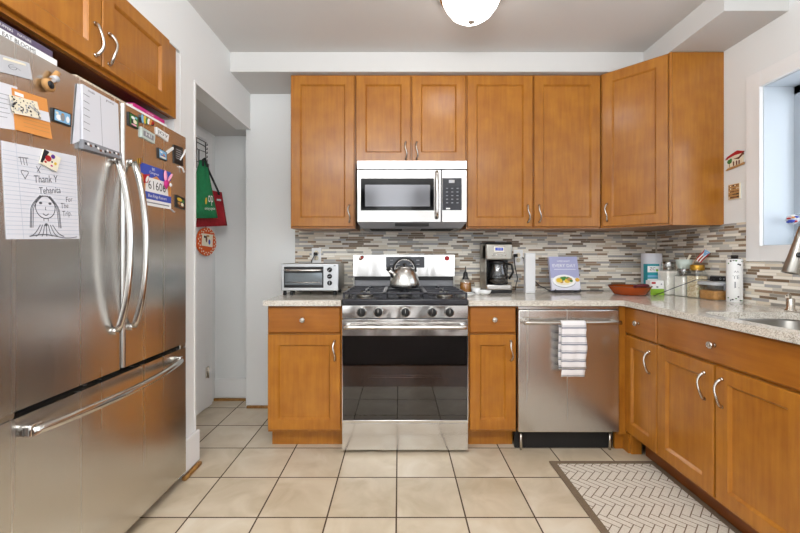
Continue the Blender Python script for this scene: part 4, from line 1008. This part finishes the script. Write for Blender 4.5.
b.use('blue').blob(.022, -.002, .012, .020, po(.0008)); b.use('brown').blob(-.012, .02, .010, .026, po(.0008)); b.use('black_ink').blob(-.03, .035, .010, .010, po(.0008)); b.use('tan').blob(.004, .042, .02, .008, po(.0008)); b.build('cloth', t)
MB('black').tube([(-.004, .01, .10), (-.006, .01, .14), (-.012, .0, .20)], .003, 6).build('loop', t)

# ------------------------------------------------------------------ things on the fridge
XF = FX
def fpt(px, py, e=.002): xx = XF+e; d = F*xx/(px-CX); return Vector((xx, d, Z(py, d)))
def sheet(name, label, cat, quad, m, th=.0012, e=.0006, group=None, curl=0):
    """quad in photo pixels (tl, tr, br, bl) on the fridge front; returns builder, mapping, finish"""
    P4 = [fpt(*q, 0) for q in quad]; base = sum(P4, Vector())/4
    def g(u, v, k=0):      # u right, v down
        a = P4[0].lerp(P4[1], u); c = P4[3].lerp(P4[2], u); p = a.lerp(c, v); cu_ = curl*(v**2)*u
        return Vector((e+th+k+cu_, p.y-base.y, p.z-base.z))
    b = MB(m); n = 8 if curl else 1
    rows = [[g(u/ (n or 1), v/(n or 1)) for u in range(n+1)] for v in range(n+1)]
    if n == 1: b.poly([g(0, 0), g(1, 0), g(1, 1), g(0, 1)], Vector((-th, 0, 0)))
    else:
        b.loft([r + [p-Vector((th, 0, 0)) for p in reversed(r)] for r in rows], True, True, False)
    def done(): return tag(b.build(name, None, (XF, base.y, base.z), 0), label, cat, group)
    return b, g, done
def G(g, k): return lambda x, y: g(x, y, k)
# thank-you note
b, g, done = sheet('lined_note', 'lined paper thank-you note with a pencil drawing of a girl on the refrigerator', 'note', [(1, 140.5), (75.5, 156.2), (78.8, 238.8), (6, 239.3)], 'paper')
b.use('rule')
for k in range(20): b.stroke([(.0, .09+.045*k), (1, .09+.045*k)], .005, G(g, .0003))
b.stroke([(.16, 0), (.20, 1)], .005, G(g, .0003))
b.use('ink')
def tx_(s, u, v, size, asp=.85): b.text(s, lambda x, y: g(u+x*asp, v-y-.10*x, .0008), size, 'LEFT')
tx_('Thank Y', .36, .35, .115); tx_('Tehanita', .42, .47, .105); tx_('For', .80, .54, .09); tx_('The', .72, .62, .09); tx_('Trip.', .74, .71, .09)
K = G(g, .0008)
def curve(fn, n=24): return [fn(i/n) for i in range(n+1)]
b.stroke(curve(lambda t: (.50+.135*math.cos(2*PI*t), .645+.125*math.sin(2*PI*t)), 32), .010, K)
for s_ in (-1, 1):
    for o_ in (0, .02, .035): b.stroke(curve(lambda t: (.50+s_*(.03+o_+.135*math.sin(PI*.5*min(1, t*2))+.03*max(0, t-.5)), .515+.02*o_+.36*t), 12), .008, K)
    b.blob(.50+s_*.065, .60, .022, .014, K)
b.stroke([(.50, .64), (.495, .67), (.51, .675)], .008, K).stroke(curve(lambda t: (.46+.08*t, .715+.02*math.sin(PI*t)), 8), .009, K)
b.stroke([(.47, .77), (.47, .80)], .008, K).stroke([(.53, .77), (.53, .80)], .008, K).blob(.50, .84, .022, .018, K)
for u in (-.20, -.13, -.06, 0, .07, .14, .22): b.stroke(curve(lambda t: (.50+u*.4+u*.75*t, .84+.13*t+.03*math.sin(PI*t)), 8), .010, K)
b.stroke(curve(lambda t: (.28+.68*t, .97-.02*math.sin(6*t)), 12), .009, K)
for u in (.20, .235, .27): b.stroke([(u, .13), (u+.015, .21)], .008, K)
b.stroke([(.18, .14), (.30, .13)], .008, K).stroke(curve(lambda t: (.25+.045*math.sin(2*PI*t)**3, .30-.035*(1.2*math.cos(2*PI*t)-.5*math.cos(4*PI*t))), 24), .008, K)
b.stroke([(.40, .20), (.45, .27), (.41, .26), (.46, .19)], .008, K); done()
b, g, done = sheet('heart_magnet', 'white magnet with a red heart holding the thank-you note', 'magnet', [(41.5, 149), (58.8, 158.2), (54.5, 171.8), (37.4, 163)], 'cream', .004, .0036)
b.use('black_ink').poly([g(0, 0, .0004), g(.3, 0, .0004), g(.12, .9, .0004), g(0, .9, .0004)]); b.use('red').blob(.34, .45, .17, .20, G(g, .0008)).blob(.25, .75, .07, .07, G(g, .0008)); b.use('purple').blob(.55, .18, .12, .14, G(g, .0008)); b.use('pink').blob(.62, .80, .07, .06, G(g, .0008)); b.use('yellow').blob(.78, .55, .08, .10, G(g, .0008)); b.use('black_ink').blob(.58, .55, .05, .06, G(g, .0008)); done()
# upper-left paper, orange card, print
b, g, done = sheet('white_letter', 'white printed letter partly behind the orange card on the refrigerator', 'paper', [(-6, 80), (17, 87), (14.5, 130), (-6, 127)], 'paper', .0006)
b.use('greyc')
for k in range(6): b.stroke([(.1, .25+.10*k), (.7-.1*(k % 2), .25+.10*k)], .012, G(g, .0003))
done()
b, g, done = sheet('orange_card', 'orange and white card on the refrigerator, under the black and white print', 'card', [(10.5, 87.5), (45.8, 99), (49.5, 139.3), (14, 129.5)], 'orange', .001, .0025, curl=.006)
b.use('paper').poly([g(.0, .36, .0005), g(1, .33, .0009), g(1, .58, .0020), g(.0, .60, .0007)]); b.use('white').poly([g(.06, .07, .0005), g(.30, .08, .0006), g(.30, .16, .0006), g(.06, .15, .0006)])
b.use('tan')
for k in range(3): b.stroke([(.2, .68+.09*k), (.92, .68+.09*k)], .012, G(g, .0035))
done()
b, g, done = sheet('photo_print', 'black and white patterned print on top of the orange card', 'print', [(6, 94.5), (34, 101.8), (38.5, 119), (9.5, 113)], 'cream', .001, .0085)
rr = random.Random(11)
for k in range(70):
    u, v = rr.random()**1.3*.95, rr.random()*.9+.05
    b.use(('black_ink', 'greyc', 'black_ink', 'ltgrey')[k % 4]).blob(u, v, rr.uniform(.01, .05), rr.uniform(.02, .07), G(g, .0004+.00001*k), 7)
b.use('greyc').stroke([(.62, .35), (.8, .55), (.95, .75)], .04, G(g, .0018)).stroke([(.75, .25), (.97, .7)], .03, G(g, .0019)); done()
b, g, done = sheet('grey_card', 'pale grey card with a line drawing, top left of the refrigerator under the books', 'card', [(-4, 53.5), (28, 63.2), (31.2, 80), (-4, 71)], 'ltgrey', .004)
b.use('cream').poly([g(.15, .12, .0005), g(.85, .12, .0005), g(.85, .24, .0005), g(.15, .24, .0005)]); b.use('ink').stroke(curve(lambda t: (.42+.12*math.cos(5*t), .55+.14*math.sin(5*t)), 16), .02, G(g, .0006)).stroke([(.3, .6), (.5, .5), (.65, .62)], .02, G(g, .0006)); done()
# cork figure magnet
p = fpt(48.5, 82, .0045)
t = thing('bottle_magnet', 'tan bottle-shaped magnet on the left refrigerator door', 'magnet', p)
b = MB('tan').lathe([(.0, 0), (.020, .001), (.020, .012), (.014, .018), (0, .019)], (0, -.008, -.014), (1, 0, 0), 18, sx=.85).tube([(.008, .004, .005), (.009, .022, .040)], [.011, .008], 10); b.build('figure', t)
b = MB('ltgrey').tube([(.014, -.002, .008), (.016, .012, .016)], .010, 10); b.use('black_ink').lathe([(.012, 0), (0, .002)], (.019, -.012, -.014), (1, 0, 0), 12); b.build('label_band', t)
def photo_magnet(label, quad, base, blobs, th=.005, name='photo_magnet'):
    b, g, done = sheet(name, label, 'magnet', quad, 'black', th)
    b.use(base).poly([g(.08, .08, .0004), g(.92, .08, .0004), g(.92, .90, .0004), g(.08, .90, .0004)])
    for i, (m_, u, v, ru, rv) in enumerate(blobs): b.use(m_).blob(u, v, ru, rv, G(g, .0007+.0001*i))
    return done()
photo_magnet('black-framed photo magnet with blue background, beside the notepad', [(51.2, 107.5), (70, 114), (69.6, 127), (51.2, 120.5)], 'skyb', [('white', .3, .6, .15, .22), ('greyc', .5, .5, .12, .32), ('tan', .5, .28, .06, .09), ('white', .78, .55, .10, .25), ('cream', .2, .3, .08, .1)])
# notepad
b, g, done = sheet('notepad', 'large white two-column notepad with magnetic backing on the left refrigerator door', 'notepad', [(79.5, 84), (115.5, 104), (117, 153.5), (80, 140)], 'paper', .010)
b.use('greyc').stroke([(.46, .04), (.50, 1)], .010, G(g, .0004)); b.use('black_ink')
b.text('meals', lambda x, y: g(.22+x*.7, .06-y*.6, .0005), .11).text('groceries', lambda x, y: g(.74+x*.55, .055-y*.6, .0005), .11)
for k in range(6): b.stroke([(.02, .16+.125*k), (.17, .17+.125*k)], .008, G(g, .0004))
np_ = done()
b, g, done = sheet('notepad_clip', 'grey patterned strip across the foot of the notepad', 'clip', [(78.5, 139.2), (117.5, 153), (118.3, 159.5), (79, 148.5)], 'greyc', .016)
rr = random.Random(4)
for k in range(16): b.use(('black_ink', 'white', 'brown', 'ltgrey')[k % 4]).blob(.05+.06*k, .3+.4*rr.random(), .03, .16, G(g, .0004+.00002*k), 8)
cl_ = done(); cl_.parent = np_; cl_.matrix_parent_inverse = np_.matrix_world.inverted(); cl_.name = 'patterned_strip'
cl_.location = cl_.location - np_.location; cl_.matrix_parent_inverse = Matrix()
del cl_['category']
# long paper hanging left of the notepad
b, g, done = sheet('paper_strip', 'narrow white sheet curling out from behind the left of the notepad', 'paper', [(76.2, 83.5), (79.3, 85), (79, 141), (71.5, 144)], 'paper', .001, .003); done()
# right door magnets
photo_magnet('tall black-edged photo magnet, uppermost left on the right refrigerator door', [(127.5, 111.5), (137.5, 117.5), (137.3, 129.5), (127.8, 125)], 'leaf', [('white', .4, .3, .2, .12), ('cream', .6, .55, .2, .15), ('black_ink', .3, .6, .1, .2), ('ltpink', .5, .82, .3, .07), ('skyb', .7, .2, .12, .08)])
b, g, done = sheet('souvenir_magnet', 'colourful skyline-shaped souvenir magnet beside the tall photo magnet', 'magnet', [(139.4, 117), (153.5, 123.5), (152, 126), (140, 122.5)], 'black', .005)
for i, (m_, u, r) in enumerate((('skyb', .12, .9), ('yellow', .28, .9), ('leaf', .42, .7), ('white', .55, .8), ('orange', .7, .9), ('red', .86, .6))): b.use(m_).blob(u, .2, .10, r, G(g, .0005+.0001*i))
done()
b, g, done = sheet('oval_souvenir_magnet', 'pale green-grey lettered plaque magnet below the skyline magnet', 'magnet', [(139.8, 126.5), (153.6, 134.8), (153.2, 143.8), (139.9, 136.8)], 'mint', .007)
b.use('greyc').poly([g(.12, .25, .0004), g(.88, .25, .0004), g(.88, .78, .0004), g(.12, .78, .0004)]); b.use('white').text('HI', lambda x, y: g(.5+x, .5-y, .0008), .5); done()
b, g, done = sheet('anchor_magnet', 'white wavy cut-out magnet with dark letters near the top of the right door', 'magnet', [(155.5, 127), (168, 135), (167, 142), (156, 134)], 'white', .005)
b.use('black_ink').text('JOY', lambda x, y: g(.5+x*.8, .48-y, .0006), .62); done()
photo_magnet('small beach photo magnet above the race bib', [(157.2, 147.5), (165.8, 152.5), (166, 161.5), (157.6, 158)], 'skyb', [('cream', .5, .75, .35, .10), ('orange', .6, .5, .12, .12), ('white', .3, .3, .15, .08), ('blue', .5, .6, .3, .06)])
b, g, done = sheet('ribbon_magnet', 'thin white ribbon-shaped magnet between the beach photo and the black tag', 'magnet', [(165.5, 152), (172.5, 147), (173, 149.3), (166, 154.5)], 'white', .004); done()
b, g, done = sheet('black_tag', 'black rectangular magnet with white lines near the right edge of the refrigerator', 'magnet', [(173, 144.5), (182, 148), (182.2, 166), (173.3, 163)], 'black', .004)
b.use('ltgrey')
for k in range(5): b.stroke([(.2, .2+.12*k), (.8, .22+.12*k)], .03, G(g, .0005))
done()
b, g, done = sheet('race_bib', 'blue and orange paper race bib with black number on the right refrigerator door', 'race bib', [(139.5, 161.8), (170.5, 172.5), (170.8, 209.5), (143, 204.5)], 'orange', .0006)
b.use('blue').poly([g(0, 0, .0003), g(1, 0, .0003), g(1, .24, .0003), g(.65, .32, .0003), g(.5, .22, .0003), g(.3, .32, .0003), g(0, .24, .0003)]).poly([g(0, .66, .0003), g(1, .66, .0003), g(1, .84, .0003), g(0, .84, .0003)])
b.use('white').poly([g(.14, .30, .0004), g(.86, .30, .0004), g(.90, .66, .0004), g(.10, .66, .0004)]).poly([g(0, .84, .0004), g(1, .84, .0004), g(1, 1, .0004), g(0, 1, .0004)]); b.use('red').poly([g(.05, .28, .0005), g(.2, .24, .0005), g(.1, .45, .0005)])
b.use('black_ink').text('61606', lambda x, y: g(.50+x*.72, .49-y*.9, .0009), .34); b.use('white').text('BE', lambda x, y: g(.4+x, .08-y, .0009), .09).text('Congress', lambda x, y: g(.42+x*.9, .17-y, .0009), .09).text('Blue Ridge Runners', lambda x, y: g(.5+x*.75, .75-y, .0009), .11)
b.use('greyc').stroke([(.08, .92), (.92, .92)], .03, G(g, .0009)); done()
p = fpt(165.5, 181, .0075)
t = thing('bunny_ear_magnet', 'pink bunny-ear figure pinned on the race bib', 'magnet', p)
b = MB('ltpink'); b.lathe([(0, -.030), (.010, -.015), (.012, .005), (.008, .022), (0, .028)], (.004, -.006, .022), (0, -.05, 1), 12, sx=.4); b.lathe([(0, -.030), (.011, -.012), (.014, .008), (.010, .024), (0, .030)], (.004, .026, .018), (0, .75, 1), 12, sx=.4)
b.use('pink').lathe([(0, -.030), (.014, -.010), (.016, .008), (0, .022)], (.005, .0, -.012), (0, .1, 1), 12, sx=.5); b.use('white').lathe([(0, -.012), (.010, 0), (0, .012)], (.010, .024, -.014), (0, 0, 1), 10, sx=.6); b.build('figure', t)
b, g, done = sheet('pineapple_magnet', 'white and red spindle-shaped magnet on the left of the race bib', 'magnet', [(144, 176.5), (148.5, 174), (146.8, 182.5), (143, 183)], 'red', .004, .0022); b.use('white').blob(.5, .5, .36, .42, G(g, .0006)); done()
b, g, done = sheet('square_souvenir_magnet', 'small gold and brown square magnet low on the right refrigerator door', 'magnet', [(175.2, 194.5), (184, 198.5), (184, 210), (175.4, 207)], 'black', .005)
for i, (m_, u, v, ru, rv) in enumerate((('yellow', .35, .3, .28, .14), ('leaf', .75, .35, .14, .12), ('tan', .3, .62, .18, .12), ('cream', .65, .65, .16, .16), ('brown', .5, .85, .35, .08))): b.use(m_).blob(u, v, ru, rv, G(g, .0006+.0001*i))
done()
b = MB('white'); p0 = fpt(180, 154, .0015)
for i, (pa, pb, pc) in enumerate((((180, 160), (184, 154), (185.5, 149.5)), ((179, 166.5), (182.5, 168), (184, 172.5)))):
    pp = [fpt(*pa, .004), fpt(*pb, .008), fpt(*pc, .010)]; base = pp[1]
    bb = MB('white').tube([q-base for q in pp], .0042, 8, .5); tag(bb.build('plastic_clip', None, base), ('white plastic clip at the upper corner of the black tag', 'white curved plastic clip at the lower corner of the black tag')[i], 'clip')
b, g, done = sheet('paper_clip', 'thin pale strip sticking out below the race bib', 'paper', [(169.5, 208.5), (171, 209), (175, 212), (173.5, 212.5)], 'ltgrey', .001, .002); done()
b, g, done = sheet('bib_pin', 'small gold clothes-pin magnet at the top left corner of the race bib', 'magnet', [(138.3, 158), (140, 158.6), (140.2, 164), (138.5, 163.5)], 'gold', .003, .0022); done()
# books and tray on top of the fridge (top at z = 1.772)
ZF = 1.7725
def flat_book(name, label, y0, y1, z0, h, dep, m, xf, title=None, tm='white', tsize=.016, ty=None):
    t = thing(name, label, 'book', (xf, (y0+y1)/2, z0)); L = y1-y0
    b = MB(m).box(-dep, 0, -L/2, L/2, 0, .003).box(-dep, 0, -L/2, L/2, h-.003, h).box(-.004, 0, -L/2, L/2, .003, h-.003)
    if title:
        b.use(tm).text(title, lambda x, y: Vector((.0006, (ty or 0)+x, h/2+y)), tsize)
    b.build('cover', t)
    MB('cream').box(-dep+.004, -.0045, -L/2+.003, L/2-.003, .0035, h-.0035).build('pages', t); return t
xb = FX-.012
yE = F*1.112/(CX-57); flat_book('white_book', 'white hardback with black spine lettering, under the purple book on the refrigerator', 1.02, yE, ZF, .025, .16, 'white', xb, 'I EAT BLOOMS', 'black_ink', .017, -.012)
yP = F*1.112/(CX-52.5); flat_book('purple_book', 'dark purple book lying on top of the white book on the refrigerator', 1.02, yP, ZF+.0255, .020, .15, mat('purple_cover', '5b5068', .5), xb, 'SUPPERS    NATURE', 'white', .011, -.012)
yA = F*1.112/(CX-132); yB2 = F*1.112/(CX-167); yB3 = F*1.112/(CX-164.5)
flat_book('white_magazine', 'thin white book under the pink book on the refrigerator', yA-.03, yB2, ZF, .016, .16, 'white', xb)
flat_book('pink_book', 'hot pink thin book on top of a white book, right end of the refrigerator top', yA+.01, yB3, ZF+.0165, .016, .15, 'pink', xb, 'a little book', 'white', .010)
yC = F*1.112/(CX-76); yD = F*1.112/(CX-128)
b = MB(noise_mat('woven_straw', 'b3a48d', 'd9cdb8', 160, (1, 1, 1), .9)).box(-.20, 0, yC-1.45, min(yD, yA-.034)-1.45, 0, .016, .004)
tag(b.build('woven_tray', None, (xb, 1.45, ZF)), 'flat woven straw tray lying on the refrigerator between the books', 'tray')
